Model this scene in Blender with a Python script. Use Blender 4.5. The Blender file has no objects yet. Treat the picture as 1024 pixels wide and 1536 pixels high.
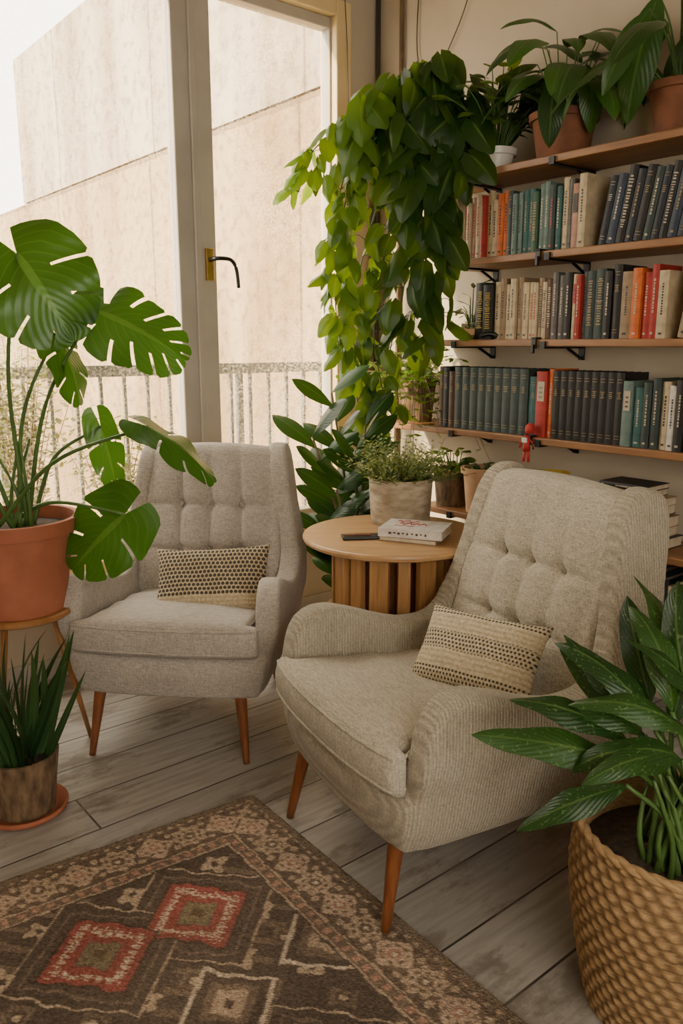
import bpy, bmesh, math, random
import numpy as np
from mathutils import Vector, Matrix
from mathutils.bvhtree import BVHTree
random.seed(11)
rng=np.random.default_rng(5)
scene=bpy.context.scene
COL=scene.collection
pi=math.pi
V=Vector

# ------------------------------------------------------------ helpers
def mk_mesh(name,verts,faces,mats=None,fm=None,smooth=False):
    me=bpy.data.meshes.new(name)
    me.from_pydata([tuple(v) for v in verts],[],[tuple(f) for f in faces])
    for m in (mats or []): me.materials.append(m)
    if fm is not None: me.polygons.foreach_set('material_index',fm)
    if smooth: me.polygons.foreach_set('use_smooth',[True]*len(me.polygons))
    me.update()
    return me
def mk_obj(name,me,parent=None,loc=(0,0,0),rotz=0,label=None,cat=None,group=None,kind=None):
    o=bpy.data.objects.new(name,me)
    COL.objects.link(o)
    o.location=loc; o.rotation_euler=(0,0,rotz)
    if parent: o.parent=parent
    if label: o['label']=label
    if cat: o['category']=cat
    if group: o['group']=group
    if kind: o['kind']=kind
    return o
def thing(name,label,cat,loc=(0,0,0),rotz=0,group=None):
    return mk_obj(name,None,None,loc,rotz,label,cat,group)
def bevel(o,w=.004,seg=2):
    m=o.modifiers.new('b','BEVEL'); m.width=w; m.segments=seg; m.limit_method='ANGLE'; m.angle_limit=math.radians(40)
    return o
class Geo:
    def __init__(s): s.v=[];s.f=[];s.m=[];s.c=[]
    def box(s,x0,x1,y0,y1,z0,z1,mi=0):
        b=len(s.v)
        s.v+=[(x0,y0,z0),(x1,y0,z0),(x1,y1,z0),(x0,y1,z0),(x0,y0,z1),(x1,y0,z1),(x1,y1,z1),(x0,y1,z1)]
        for f in [(0,3,2,1),(4,5,6,7),(0,1,5,4),(1,2,6,5),(2,3,7,6),(3,0,4,7)]:
            s.f.append(tuple(b+i for i in f)); s.m.append(mi)
        return s
    def lathe(s,prof,seg=48,cx=0,cy=0,mi=0,fn=None):
        b=len(s.v); n=len(prof)
        for i,(r,z) in enumerate(prof):
            for k in range(seg):
                a=2*pi*k/seg; rr=r+(fn(a,z,i) if fn else 0)
                s.v.append((cx+rr*math.cos(a),cy+rr*math.sin(a),z))
        for i in range(n-1):
            for k in range(seg):
                k2=(k+1)%seg
                s.f.append((b+i*seg+k,b+i*seg+k2,b+(i+1)*seg+k2,b+(i+1)*seg+k)); s.m.append(mi)
        s.f.append(tuple(b+k for k in range(seg))[::-1]); s.m.append(mi)
        s.f.append(tuple(b+(n-1)*seg+k for k in range(seg))); s.m.append(mi)
        return s
    def tube(s,path,r0,r1=None,seg=7,mi=0):
        if r1 is None: r1=r0
        P=[V(p) for p in path]; n=len(P); b=len(s.v)
        for i,p in enumerate(P):
            t=(P[min(i+1,n-1)]-P[max(i-1,0)]).normalized()
            up=V((0,0,1)) if abs(t.z)<.9 else V((0,1,0))
            a=t.cross(up).normalized(); c=t.cross(a).normalized()
            r=r0+(r1-r0)*i/(n-1)
            for k in range(seg):
                an=2*pi*k/seg
                s.v.append(tuple(p+a*(r*math.cos(an))+c*(r*math.sin(an))))
        for i in range(n-1):
            for k in range(seg):
                k2=(k+1)%seg
                s.f.append((b+i*seg+k,b+i*seg+k2,b+(i+1)*seg+k2,b+(i+1)*seg+k)); s.m.append(mi)
        s.f.append(tuple(b+k for k in range(seg))[::-1]); s.m.append(mi)
        s.f.append(tuple(b+(n-1)*seg+k for k in range(seg))); s.m.append(mi)
        return s
    def mesh(s,name,mats,smooth=False):
        return mk_mesh(name,s.v,s.f,mats,s.m,smooth)
def fix_normals(me):
    bm=bmesh.new(); bm.from_mesh(me); bmesh.ops.recalc_face_normals(bm,faces=bm.faces); bm.to_mesh(me); bm.free(); return me
def catmull(P,n=8):
    P=[V(p) for p in P]
    Q=[P[0]*2-P[1]]+P+[P[-1]*2-P[-2]]
    out=[]
    for i in range(1,len(Q)-2):
        for k in range(n):
            t=k/n; a,b,c,d=Q[i-1],Q[i],Q[i+1],Q[i+2]
            out.append(.5*((2*b)+(c-a)*t+(2*a-5*b+4*c-d)*t*t+(3*b-a-3*c+d)*t**3))
    out.append(P[-1]); return out

# ------------------------------------------------------------ materials
def newmat(name):
    m=bpy.data.materials.new(name); m.use_nodes=True
    nt=m.node_tree; bs=nt.nodes['Principled BSDF']
    return m,nt,bs
def N(nt,t,**kw):
    n=nt.nodes.new(t)
    for k,v in kw.items():
        if k in n.inputs.keys(): n.inputs[k].default_value=v
        else: setattr(n,k,v)
    return n
def coords(nt,scale=(1,1,1),rot=(0,0,0),src='Object'):
    tc=N(nt,'ShaderNodeTexCoord'); mp=N(nt,'ShaderNodeMapping')
    mp.inputs['Scale'].default_value=scale; mp.inputs['Rotation'].default_value=rot
    nt.links.new(tc.outputs[src],mp.inputs['Vector']); return mp.outputs['Vector']
def mixc(nt,fac,a,b,mode='MIX'):
    n=nt.nodes.new('ShaderNodeMix'); n.data_type='RGBA'; n.blend_type=mode
    L=nt.links.new
    for s,val in ((n.inputs[0],fac),(n.inputs[6],a),(n.inputs[7],b)):
        if isinstance(val,bpy.types.NodeSocket): L(val,s)
        elif isinstance(val,(int,float)): s.default_value=val
        else: s.default_value=(*val,1)
    return n.outputs[2]
def ramp(nt,fac,stops):
    r=N(nt,'ShaderNodeValToRGB'); nt.links.new(fac,r.inputs[0])
    e=r.color_ramp.elements
    while len(e)<len(stops): e.new(.5)
    for i,(p,c) in enumerate(stops):
        e[i].position=p; e[i].color=(*c,1) if not isinstance(c,(int,float)) else (c,c,c,1)
    return r.outputs[0]
def math_(nt,op,a,b=None):
    n=N(nt,'ShaderNodeMath',operation=op)
    for i,x in enumerate((a,b)):
        if x is None: continue
        if isinstance(x,bpy.types.NodeSocket): nt.links.new(x,n.inputs[i])
        else: n.inputs[i].default_value=x
    return n.outputs[0]
def addbump(nt,bs,h,strength=.3,dist=.005):
    b=N(nt,'ShaderNodeBump'); b.inputs['Strength'].default_value=strength; b.inputs['Distance'].default_value=dist
    nt.links.new(h,b.inputs['Height']); nt.links.new(b.outputs[0],bs.inputs['Normal'])
def pm(name,c1,c2,scale=8,rough=.6,bump=.15,stretch=(1,1,1),metal=0,detail=6,dist=.004):
    m,nt,bs=newmat(name)
    vec=coords(nt,stretch)
    n=N(nt,'ShaderNodeTexNoise'); n.inputs['Scale'].default_value=scale; n.inputs['Detail'].default_value=detail
    nt.links.new(vec,n.inputs['Vector'])
    nt.links.new(ramp(nt,n.outputs[0],[(.3,c1),(.7,c2)]),bs.inputs['Base Color'])
    bs.inputs['Roughness'].default_value=rough; bs.inputs['Metallic'].default_value=metal
    if bump: addbump(nt,bs,n.outputs[0],bump,dist)
    return m
def fabric(name,c1,c2,rib=False):
    m,nt,bs=newmat(name)
    L=nt.links.new
    vec=coords(nt)
    n1=N(nt,'ShaderNodeTexNoise'); n1.inputs['Scale'].default_value=210; n1.inputs['Detail'].default_value=3; L(vec,n1.inputs['Vector'])
    n2=N(nt,'ShaderNodeTexNoise'); n2.inputs['Scale'].default_value=5; n2.inputs['Detail'].default_value=4; L(vec,n2.inputs['Vector'])
    n3=N(nt,'ShaderNodeTexNoise'); n3.inputs['Scale'].default_value=30; n3.inputs['Detail'].default_value=3; L(coords(nt,(9,9,1)),n3.inputs['Vector'])
    n4=N(nt,'ShaderNodeTexNoise'); n4.inputs['Scale'].default_value=30; n4.inputs['Detail'].default_value=3; L(coords(nt,(1.2,4,9)),n4.inputs['Vector'])
    th=math_(nt,'MULTIPLY',math_(nt,'ADD',n3.outputs[0],n4.outputs[0]),.5)
    col=ramp(nt,n1.outputs[0],[(.36,tuple(x*.68 for x in c1)),(.62,c2)])
    col=mixc(nt,.5,col,ramp(nt,th,[(.40,tuple(x*.62 for x in c1)),(.58,tuple(min(1,x*1.08) for x in c2))]))
    col=mixc(nt,.25,col,ramp(nt,n2.outputs[0],[(.3,tuple(x*.75 for x in c1)),(.7,c2)]))
    h=math_(nt,'ADD',math_(nt,'MULTIPLY',th,2.),math_(nt,'MULTIPLY',n1.outputs[0],.8))
    if rib:
        w1=N(nt,'ShaderNodeTexWave'); w1.bands_direction='Y'; w1.inputs['Scale'].default_value=34
        w1.inputs['Distortion'].default_value=.5; w1.inputs['Detail Scale'].default_value=3; L(vec,w1.inputs['Vector'])
        h=math_(nt,'ADD',w1.outputs['Fac'],h)
        col=mixc(nt,math_(nt,'MULTIPLY',math_(nt,'SUBTRACT',1,w1.outputs['Fac']),.34),col,tuple(x*.4 for x in c1))
    L(col,bs.inputs['Base Color']); bs.inputs['Roughness'].default_value=.95
    bs.inputs['Sheen Weight'].default_value=.08
    addbump(nt,bs,h,.5 if rib else .45,.0035 if rib else .003)
    return m
def leafmat(name,dark,light,rib,rough=.33,trans=.3,vein=.25,speck=0):
    m,nt,bs=newmat(name); L=nt.links.new
    at=N(nt,'ShaderNodeAttribute'); at.attribute_name='lv'
    sp=N(nt,'ShaderNodeSeparateColor'); L(at.outputs['Color'],sp.inputs[0])
    base=mixc(nt,sp.outputs[0],dark,light)
    w=math_(nt,'SINE',math_(nt,'MULTIPLY',math_(nt,'SUBTRACT',sp.outputs[2],math_(nt,'MULTIPLY',sp.outputs[1],.35)),70))
    vm=math_(nt,'MULTIPLY',math_(nt,'GREATER_THAN',w,.86),vein)
    base=mixc(nt,vm,base,rib)
    mr=math_(nt,'MULTIPLY',math_(nt,'LESS_THAN',sp.outputs[1],.07),.7)
    base=mixc(nt,mr,base,rib)
    if speck:
        n=N(nt,'ShaderNodeTexNoise'); n.inputs['Scale'].default_value=130; n.inputs['Detail'].default_value=2; L(coords(nt),n.inputs['Vector'])
        base=mixc(nt,math_(nt,'MULTIPLY',math_(nt,'GREATER_THAN',n.outputs[0],.64),speck),base,(.22,.32,.11))
    L(base,bs.inputs['Base Color']); bs.inputs['Roughness'].default_value=rough
    bs.inputs['Specular IOR Level'].default_value=.35
    addbump(nt,bs,w,.12,.003)
    tr=N(nt,'ShaderNodeBsdfTranslucent')
    tc=mixc(nt,.65,base,(min(1,light[0]*4.5),min(1,light[1]*3),light[2]*.5))
    L(tc,tr.inputs[0])
    mx=N(nt,'ShaderNodeMixShader'); mx.inputs[0].default_value=trans
    L(bs.outputs[0],mx.inputs[1]); L(tr.outputs[0],mx.inputs[2])
    L(mx.outputs[0],nt.nodes['Material Output'].inputs['Surface'])
    return m

M={}
M['wall']=pm('plaster_wall',(.44,.365,.27),(.52,.445,.34),3,.9,.12)
M['ceil']=pm('ceiling_paint',(.5,.45,.38),(.56,.51,.43),3,.9,.05)
M['frame']=pm('window_paint',(.38,.345,.295),(.46,.42,.365),6,.45,.05)
M['cream']=pm('cream_painted_wood',(.66,.50,.24),(.76,.60,.33),6,.5,.1)
M['shelf']=pm('oiled_shelf_wood',(.17,.072,.024),(.33,.155,.058),5,.45,.15,(6,.7,6))
M['oak']=pm('light_oak',(.40,.22,.095),(.53,.32,.145),5,.38,.08,(1.2,9,9))
M['oak_v']=pm('oak_slat',(.30,.14,.045),(.46,.24,.085),5,.45,.08,(14,14,1.2))
M['walnut']=pm('walnut_leg',(.14,.042,.014),(.25,.085,.026),8,.33,.05,(9,9,1.2))
M['stool']=pm('stool_wood',(.24,.10,.03),(.37,.17,.05),7,.4,.05,(3,3,3))
M['terra']=pm('terracotta',(.28,.080,.036),(.38,.125,.06),9,.75,.15)
M['terra_d']=pm('aged_terracotta',(.13,.047,.020),(.24,.09,.04),14,.8,.3)
M['terra_p']=pm('pale_clay',(.46,.26,.13),(.58,.36,.20),12,.8,.2)
M['soil']=pm('soil',(.02,.013,.009),(.075,.05,.03),60,1,1,dist=.01)
M['concrete']=pm('cast_concrete_pot',(.20,.145,.085),(.50,.42,.31),14,.85,.4,(1,1,2.6),dist=.006)
M['white_c']=pm('white_ceramic',(.6,.57,.5),(.7,.66,.6),8,.3,.03)
M['bark']=pm('rough_root_fibre',(.07,.04,.02),(.22,.14,.075),45,.95,1,(1,1,.35),dist=.01)
M['black']=pm('black_metal',(.012,.012,.012),(.03,.03,.03),20,.4,.05,metal=.6)
M['brass']=pm('aged_brass',(.45,.27,.07),(.62,.40,.13),20,.35,.05,metal=.9)
M['rail']=pm('rail_paint',(.085,.10,.09),(.15,.16,.14),10,.6,.1)
M['cable']=pm('dark_cable',(.04,.032,.028),(.08,.062,.05),10,.6,0)
M['pages']=pm('book_pages',(.50,.41,.28),(.66,.56,.41),40,.9,.2,(1,1,1))
M['red']=pm('red_cloth',(.42,.02,.02),(.5,.04,.03),20,.6,.1)
M['yellow']=pm('yellow_glaze',(.45,.30,.04),(.60,.43,.08),20,.4,.1)
M['stem']=pm('green_stem',(.045,.10,.018),(.09,.17,.035),10,.5,.05)
M['stem_b']=pm('woody_stem',(.14,.09,.05),(.25,.17,.09),20,.8,.2)
M['bulk']=pm('exterior_paving',(.36,.30,.22),(.48,.40,.3),5,.9,.1)

def basket_mat():
    m,nt,bs=newmat('woven_seagrass'); L=nt.links.new
    at=N(nt,'ShaderNodeAttribute'); at.attribute_name='lv'
    sp=N(nt,'ShaderNodeSeparateColor'); L(at.outputs['Color'],sp.inputs[0])
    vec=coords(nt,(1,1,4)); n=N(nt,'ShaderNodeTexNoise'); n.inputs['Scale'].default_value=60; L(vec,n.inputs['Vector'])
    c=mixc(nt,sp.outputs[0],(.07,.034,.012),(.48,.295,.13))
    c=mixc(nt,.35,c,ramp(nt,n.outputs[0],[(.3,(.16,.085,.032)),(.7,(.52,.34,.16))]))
    L(c,bs.inputs['Base Color']); bs.inputs['Roughness'].default_value=.75
    addbump(nt,bs,n.outputs[0],.5,.003); return m
M['basket']=basket_mat()

def floor_mat():
    m,nt,bs=newmat('worn_plank_floor'); L=nt.links.new
    vec=coords(nt)
    br=N(nt,'ShaderNodeTexBrick'); br.offset=.37
    br.inputs['Scale'].default_value=1; br.inputs['Brick Width'].default_value=2.1; br.inputs['Row Height'].default_value=.195
    br.inputs['Mortar Size'].default_value=.0035; br.inputs['Mortar Smooth'].default_value=.2
    br.inputs['Color1'].default_value=(.32,.293,.262,1); br.inputs['Color2'].default_value=(.43,.40,.36,1); br.inputs['Mortar'].default_value=(.03,.023,.018,1)
    L(vec,br.inputs['Vector'])
    v2=coords(nt,(1.2,14,1)); n=N(nt,'ShaderNodeTexNoise'); n.inputs['Scale'].default_value=4; n.inputs['Detail'].default_value=8; L(v2,n.inputs['Vector'])
    n3=N(nt,'ShaderNodeTexNoise'); n3.inputs['Scale'].default_value=2.6; n3.inputs['Detail'].default_value=10; n3.inputs['Roughness'].default_value=.72; L(coords(nt,(1,2.2,1)),n3.inputs['Vector'])
    c=mixc(nt,ramp(nt,n.outputs[0],[(.38,.0),(.75,.5)]),br.outputs['Color'],(.16,.13,.10))
    c=mixc(nt,ramp(nt,n3.outputs[0],[(.52,.0),(.60,.75)]),c,(.16,.13,.10))
    v4=N(nt,'ShaderNodeTexVoronoi'); v4.inputs['Scale'].default_value=3.1; L(vec,v4.inputs['Vector'])
    c=mixc(nt,math_(nt,'MULTIPLY',math_(nt,'LESS_THAN',v4.outputs['Distance'],.045),.65),c,(.05,.04,.03))
    L(c,bs.inputs['Base Color'])
    L(ramp(nt,n.outputs[0],[(.3,.28),(.7,.52)]),bs.inputs['Roughness'])
    h=math_(nt,'SUBTRACT',n.outputs[0],math_(nt,'MULTIPLY',br.outputs['Fac'],2.5))
    addbump(nt,bs,h,.35,.003); return m
M['floor']=floor_mat()

def ext_mat(name,c1,c2):
    m,nt,bs=newmat(name); L=nt.links.new
    n=N(nt,'ShaderNodeTexNoise'); n.inputs['Scale'].default_value=1.1; n.inputs['Detail'].default_value=9; L(coords(nt,(1,1.6,.28)),n.inputs['Vector'])
    n2=N(nt,'ShaderNodeTexNoise'); n2.inputs['Scale'].default_value=9; n2.inputs['Detail'].default_value=8; L(coords(nt),n2.inputs['Vector'])
    c=ramp(nt,n.outputs[0],[(.35,c1),(.62,c2)])
    c=mixc(nt,ramp(nt,n2.outputs[0],[(.48,0.),(.68,.6)]),c,tuple(x*.45 for x in c1))
    tc=N(nt,'ShaderNodeTexCoord'); sx=N(nt,'ShaderNodeSeparateXYZ'); L(tc.outputs['Object'],sx.inputs[0])
    fr=math_(nt,'FRACT',math_(nt,'MULTIPLY',sx.outputs[1],.36))
    c=mixc(nt,math_(nt,'MULTIPLY',math_(nt,'LESS_THAN',fr,.012),.6),c,tuple(x*.3 for x in c1))
    jz=math_(nt,'ABSOLUTE',math_(nt,'SUBTRACT',sx.outputs[2],3.42))
    c=mixc(nt,math_(nt,'MULTIPLY',math_(nt,'LESS_THAN',jz,.05),.55),c,tuple(x*.35 for x in c1))
    L(c,bs.inputs['Base Color']); bs.inputs['Roughness'].default_value=.95
    addbump(nt,bs,n2.outputs[0],.5,.02); return m
M['ext1']=ext_mat('stained_concrete_upper',(.28,.215,.145),(.48,.40,.30))
M['ext2']=ext_mat('stained_concrete_lower',(.25,.155,.072),(.42,.295,.16))

def glass_mat():
    m,nt,bs=newmat('dusty_window_glass'); L=nt.links.new
    tr=N(nt,'ShaderNodeBsdfTransparent'); tr.inputs[0].default_value=(.97,.97,.96,1)
    gl=N(nt,'ShaderNodeBsdfGlossy'); gl.inputs['Roughness'].default_value=.05
    tl=N(nt,'ShaderNodeBsdfTranslucent'); tl.inputs[0].default_value=(.9,.78,.60,1)
    n=N(nt,'ShaderNodeTexNoise'); n.inputs['Scale'].default_value=90; n.inputs['Detail'].default_value=6; L(coords(nt),n.inputs['Vector'])
    n2=N(nt,'ShaderNodeTexNoise'); n2.inputs['Scale'].default_value=1.6; n2.inputs['Detail'].default_value=4; L(coords(nt),n2.inputs['Vector'])
    f=math_(nt,'MULTIPLY',ramp(nt,n.outputs[0],[(.46,.01),(.66,.34)]),ramp(nt,n2.outputs[0],[(.35,.15),(.65,1.)]))
    m1=N(nt,'ShaderNodeMixShader'); L(f,m1.inputs[0]); L(tr.outputs[0],m1.inputs[1]); L(tl.outputs[0],m1.inputs[2])
    m2=N(nt,'ShaderNodeMixShader'); m2.inputs[0].default_value=.03; L(m1.outputs[0],m2.inputs[1]); L(gl.outputs[0],m2.inputs[2])
    L(m2.outputs[0],nt.nodes['Material Output'].inputs['Surface']); return m
M['glass']=glass_mat()

def pillow_mat(name,bands,thr,hs,c1,c2,pitch=.0125):
    m,nt,bs=newmat(name); L=nt.links.new
    tc=N(nt,'ShaderNodeTexCoord'); sx=N(nt,'ShaderNodeSeparateXYZ'); L(tc.outputs['Object'],sx.inputs[0])
    x,y=sx.outputs[0],sx.outputs[1]
    row=math_(nt,'MULTIPLY',y,1/pitch)
    fx=math_(nt,'SUBTRACT',math_(nt,'FRACT',math_(nt,'ADD',math_(nt,'MULTIPLY',x,1/pitch),math_(nt,'MULTIPLY',math_(nt,'FLOOR',row),.5))),.5)
    fy=math_(nt,'SUBTRACT',math_(nt,'FRACT',row),.5)
    d=math_(nt,'ADD',math_(nt,'MULTIPLY',fx,fx),math_(nt,'MULTIPLY',fy,fy))
    hole=math_(nt,'LESS_THAN',d,hs)
    band=math_(nt,'GREATER_THAN',math_(nt,'SINE',math_(nt,'ADD',math_(nt,'MULTIPLY',y,bands),.9)),thr)
    n=N(nt,'ShaderNodeTexNoise'); n.inputs['Scale'].default_value=120; L(tc.outputs['Object'],n.inputs['Vector'])
    c=ramp(nt,n.outputs[0],[(.3,c1),(.7,c2)])
    stripe=math_(nt,'MULTIPLY',math_(nt,'GREATER_THAN',math_(nt,'SINE',math_(nt,'MULTIPLY',y,420)),.2),.3)
    c=mixc(nt,stripe,c,(.24,.16,.08))
    c=mixc(nt,math_(nt,'MULTIPLY',math_(nt,'MULTIPLY',hole,band),.93),c,(.03,.022,.018))
    L(c,bs.inputs['Base Color']); bs.inputs['Roughness'].default_value=.95
    addbump(nt,bs,math_(nt,'ADD',math_(nt,'MULTIPLY',hole,-1.),n.outputs[0]),.5,.003)
    return m
M['pil1']=pillow_mat('knit_pillow_a',20,-.30,.16,(.38,.29,.17),(.60,.50,.34),.0155)
M['pil2']=pillow_mat('knit_pillow_b',62,-.1,.09,(.44,.36,.23),(.66,.57,.41),.011)

LM=dict(
 monstera=leafmat('monstera_leaf',(.009,.042,.009),(.030,.105,.014),(.09,.18,.035),.3,.26,.25),
 pothos=leafmat('trailing_vine_leaf',(.011,.048,.008),(.10,.21,.012),(.14,.24,.045),.35,.38,.12),
 lily=leafmat('arching_leaf',(.007,.032,.007),(.026,.078,.012),(.09,.16,.035),.38,.17,.25,.35),
 calathea=leafmat('arching_shelf_leaf',(.012,.046,.010),(.040,.115,.016),(.10,.18,.04),.33,.22,.25),
 rubber=leafmat('glossy_leaf',(.009,.036,.009),(.030,.09,.015),(.08,.16,.04),.28,.2,.12),
 strap=leafmat('strap_leaf',(.012,.038,.012),(.04,.09,.028),(.08,.14,.05),.4,.15,0),
 herb=leafmat('herb_leaf',(.11,.16,.06),(.29,.35,.17),(.3,.36,.17),.6,.3,0),
 shrub=leafmat('outdoor_leaf',(.05,.10,.025),(.17,.23,.065),(.25,.3,.12),.6,.4,0),
)

# ------------------------------------------------------------ room frame
C=V((.3,4.2,0)); TH=math.atan2(.633,.774)
ex=V((math.cos(TH),math.sin(TH),0)); ey=V((-math.sin(TH),math.cos(TH),0))
def RW(w,s,z=0): return C-ex*w-ey*s+V((0,0,z))
def room(name,g,mats,**kw):
    me=g.mesh(name,mats); return mk_obj(name,me,None,C,TH,**kw)

H=3.2; W0=4.3; S0=4.4; YW=.2
def clampv(vs,origin):
    O=V(origin)-C; out=[]
    for v in vs:
        p=O+V(v); lx=p.dot(ex); ly=p.dot(ey); q=V(v)
        if lx>-.012: q-=ex*(lx+.012+abs(math.sin(p.z*37))*.004)
        if ly>YW-.035: q-=ey*(ly-YW+.035)
        if p.z>H-.03: q.z-=p.z-H+.03
        out.append(tuple(q))
    return out
g=Geo(); g.box(-W0,.0,-S0,YW,-.06,0); room('floor',g,[M['floor']],kind='structure')
g=Geo(); g.box(-W0-.1,1.6,-S0-.1,YW+.14,H,H+.12); room('ceiling',g,[M['ceil']],kind='structure')
g=Geo(); g.box(0,.12,-S0,YW,0,H); room('wall_right',g,[M['wall']],kind='structure')
WO0,WO1,ZB,ZT=.186,2.50,.42,2.98
g=Geo(); g.box(-WO0,1.6,YW,YW+.14,0,H); g.box(-W0,-WO1,YW,YW+.14,0,H); g.box(-WO1,-WO0,YW,YW+.14,0,ZB); g.box(-WO1,-WO0,YW,YW+.14,ZT,H)  # first box runs on unseen past the shelf wall to block sky light
room('wall_back',g,[M['wall']],kind='structure')
g=Geo(); g.box(-W0-.12,-W0,-S0,YW,0,H)
room('wall_left',g,[M['wall']],kind='structure')
g=Geo(); g.box(-W0,-4.0,-S0-.12,-S0,0,H); g.box(-2.1,0,-S0-.12,-S0,0,H); g.box(-4.0,-2.1,-S0-.12,-S0,0,.75); g.box(-4.0,-2.1,-S0-.12,-S0,2.65,H)  # unseen opening added behind the camera, sized for fill light
room('wall_front',g,[M['wall']],kind='structure')
g=Geo(); g.box(-W0,-.0,YW-.018,YW-.001,.001,.09); bevel(room('baseboard_back',g,[M['frame']],kind='structure'),.004)

# window
win=mk_obj('window_1',None,None,C+ey*YW,TH,kind='structure')
g=Geo()
y0,y1=-.03,.10
JW=.277
g.box(-JW,-WO0,y0,y1,ZB,ZT); 
fr=mk_obj('jamb',g.mesh('jamb',[M['cream']]),win); bevel(fr,.006)
g=Geo()
g.box(-WO1,-JW,y0,y1,ZT-.07,ZT); g.box(-WO1,-JW,y0,y1,ZB,ZB+.06); g.box(-WO1,-WO1+.08,y0,y1,ZB+.06,ZT-.07)
bevel(mk_obj('outer_frame',g.mesh('of',[M['cream']]),win),.006)
def sash2(w0,w1,tl):
    g=Geo(); a,b=.01,.075; z0,z1=ZB+.06,ZT-.07
    tr,tlft=tl
    g.box(-w0-tr,-w0,a,b,z0,z1); g.box(-w1,-w1+tlft,a,b,z0,z1); g.box(-w1+tlft,-w0-tr,a,b,z0,z0+.08); g.box(-w1+tlft,-w0-tr,a,b,z1-.05,z1)
    o=mk_obj('sash',g.mesh('sash',[M['frame']]),win); bevel(o,.008,3)
    g=Geo(); g.box(-w1+tlft,-w0-tr,.04,.045,z0+.08,z1-.05); mk_obj('glass_pane',g.mesh('gp',[M['glass']]),win)
sash2(JW,1.038,(.012,.095)); sash2(1.041,WO1-.08,(.092,.05))
g=Geo(); g.box(-1.056,-1.024,-.008,.01,ZB+.06,ZT-.07); bevel(mk_obj('meeting_strip',g.mesh('ms',[M['frame']]),win),.005,3)
g=Geo(); g.box(-WO1-.04,-WO0+.02,-.11,-.0,ZB-.035,ZB); bevel(mk_obj('window_sill',g.mesh('sl',[M['frame']]),win),.008,3)
hz=1.745; hw=.985
hd=mk_obj('handle',None,win)
g=Geo(); g.box(-hw-.02,-hw+.02,-.006,.01,hz-.07,hz+.07); bevel(mk_obj('handle_plate',g.mesh('hp',[M['brass']]),hd),.004,3)
g=Geo(); g.tube(catmull([(-hw,-.004,hz+.02),(-hw,-.05,hz+.022),(-hw+.03,-.062,hz+.024),(-hw+.075,-.062,hz+.018),(-hw+.10,-.062,hz-.02),(-hw+.11,-.062,hz-.1)],6),.010,.008,8)
mk_obj('handle_lever',g.mesh('hl',[M['black']],True),hd)

# exterior
g=Geo(); g.box(1.5,2.2,.36,9.9,3.47,5.45); room('wall_exterior_upper',g,[M['ext1']],kind='structure')
g=Geo(); g.box(1.44,2.3,.36,17,-3,3.42)
room('wall_exterior_lower',g,[M['ext2']],kind='structure')
g=Geo(); g.box(-12,1.4,.35,1.3,-.22,-.04); room('floor_balcony',g,[M['bulk']],kind='structure')
g=Geo(); g.box(-25,25,1.4,40,-3.1,-3.0); room('ground_outside',g,[M['bulk']],kind='structure')
g=Geo(); 
g.box(-4.5,1.4,1.07,1.13,1.225,1.285); g.box(-4.5,1.4,1.09,1.11,.06,.085)
x=-4.4
while x<1.4:
    g.box(x,x+.017,1.091,1.109,.085,1.24); x+=.135
for x in (-4.5,-3.1,-1.7,-.3,1.1): g.box(x,x+.035,1.085,1.12,-.04,1.24)
room('balcony_railing',g,[M['rail']],label='thin grey metal balcony railing outside the window',cat='railing')

# pipes/cables at the corner
g=Geo(); g.tube([RW(.02,-.165,.01),RW(.02,-.165,H-.001)],.012,.012,8); mk_obj('wall_pipe',g.mesh('p',[M['cable']],True),label='thin dark vertical pipe fixed to the cream wall',cat='pipe')
g=Geo(); g.tube([RW(.018,.0,.01),RW(.018,.0,H-.001)],.011,.011,8); mk_obj('wall_pipe',g.mesh('p',[M['stem_b']],True),label='brown pipe running up the room corner',cat='pipe')
g=Geo(); g.tube(catmull([RW(.01,.12,H-.01),RW(.012,.10,2.75),RW(.015,.20,2.5),RW(.03,.32,2.3)],8),.003,.003,5); mk_obj('hanging_cable',g.mesh('p',[M['cable']],True),label='thin dark cable hanging down the wall',cat='cable')
g=Geo(); g.tube(catmull([RW(.01,.52,H-.01),RW(.012,.4,2.85),RW(.015,.26,2.62),RW(.03,.23,2.4)],8),.0025,.0025,5); mk_obj('hanging_cable',g.mesh('p',[M['cable']],True),label='thin dark cable hanging down the wall',cat='cable')
g=Geo(); g.tube(catmull([RW(.26,-.15,H-.01),RW(.24,-.14,2.8),RW(.22,-.15,2.5),RW(.19,-.15,2.35)],8),.0025,.0025,5); mk_obj('hanging_cable',g.mesh('p',[M['cable']],True),label='thin cable dangling beside the window frame',cat='cable')

# ------------------------------------------------------------ shelves
SH={'a':(2.09,.42),'b':(1.748,.50),'c':(1.416,.36),'d':(1.03,.16),'e':(.66,.42),'f':(.305,.42)}
TK=.028; SD=.26; SEND=2.6
for k,(z,s0) in SH.items():
    g=Geo(); g.box(-SD,-.001,-SEND,-s0,z-TK,z)
    o=room('wall_shelf',g,[M['shelf']],label='long oiled wood wall shelf on black brackets',cat='shelf',group='wooden wall shelves'); bevel(o,.004)
    for sb in (.62,1.09,2.1):
        if sb<s0+.05: continue
        g=Geo(); zt=z-TK
        g.box(-.007,-.001,-sb-.014,-sb+.014,zt-.055,zt-.001)
        g.box(-SD-.004,-.007,-sb-.012,-sb+.012,zt-.008,zt-.0015)
        g.box(-SD-.010,-SD-.002,-sb-.012,-sb+.012,zt-.008,zt+.02)
        g.tube([(-.008,-sb,zt-.05),(-.05,-sb,zt-.03),(-.10,-sb,zt-.008)],.006,.006,6)
        room('shelf_bracket',g,[M['black']],label='black metal bracket under a wooden shelf',cat='bracket',group='black shelf brackets')

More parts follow.
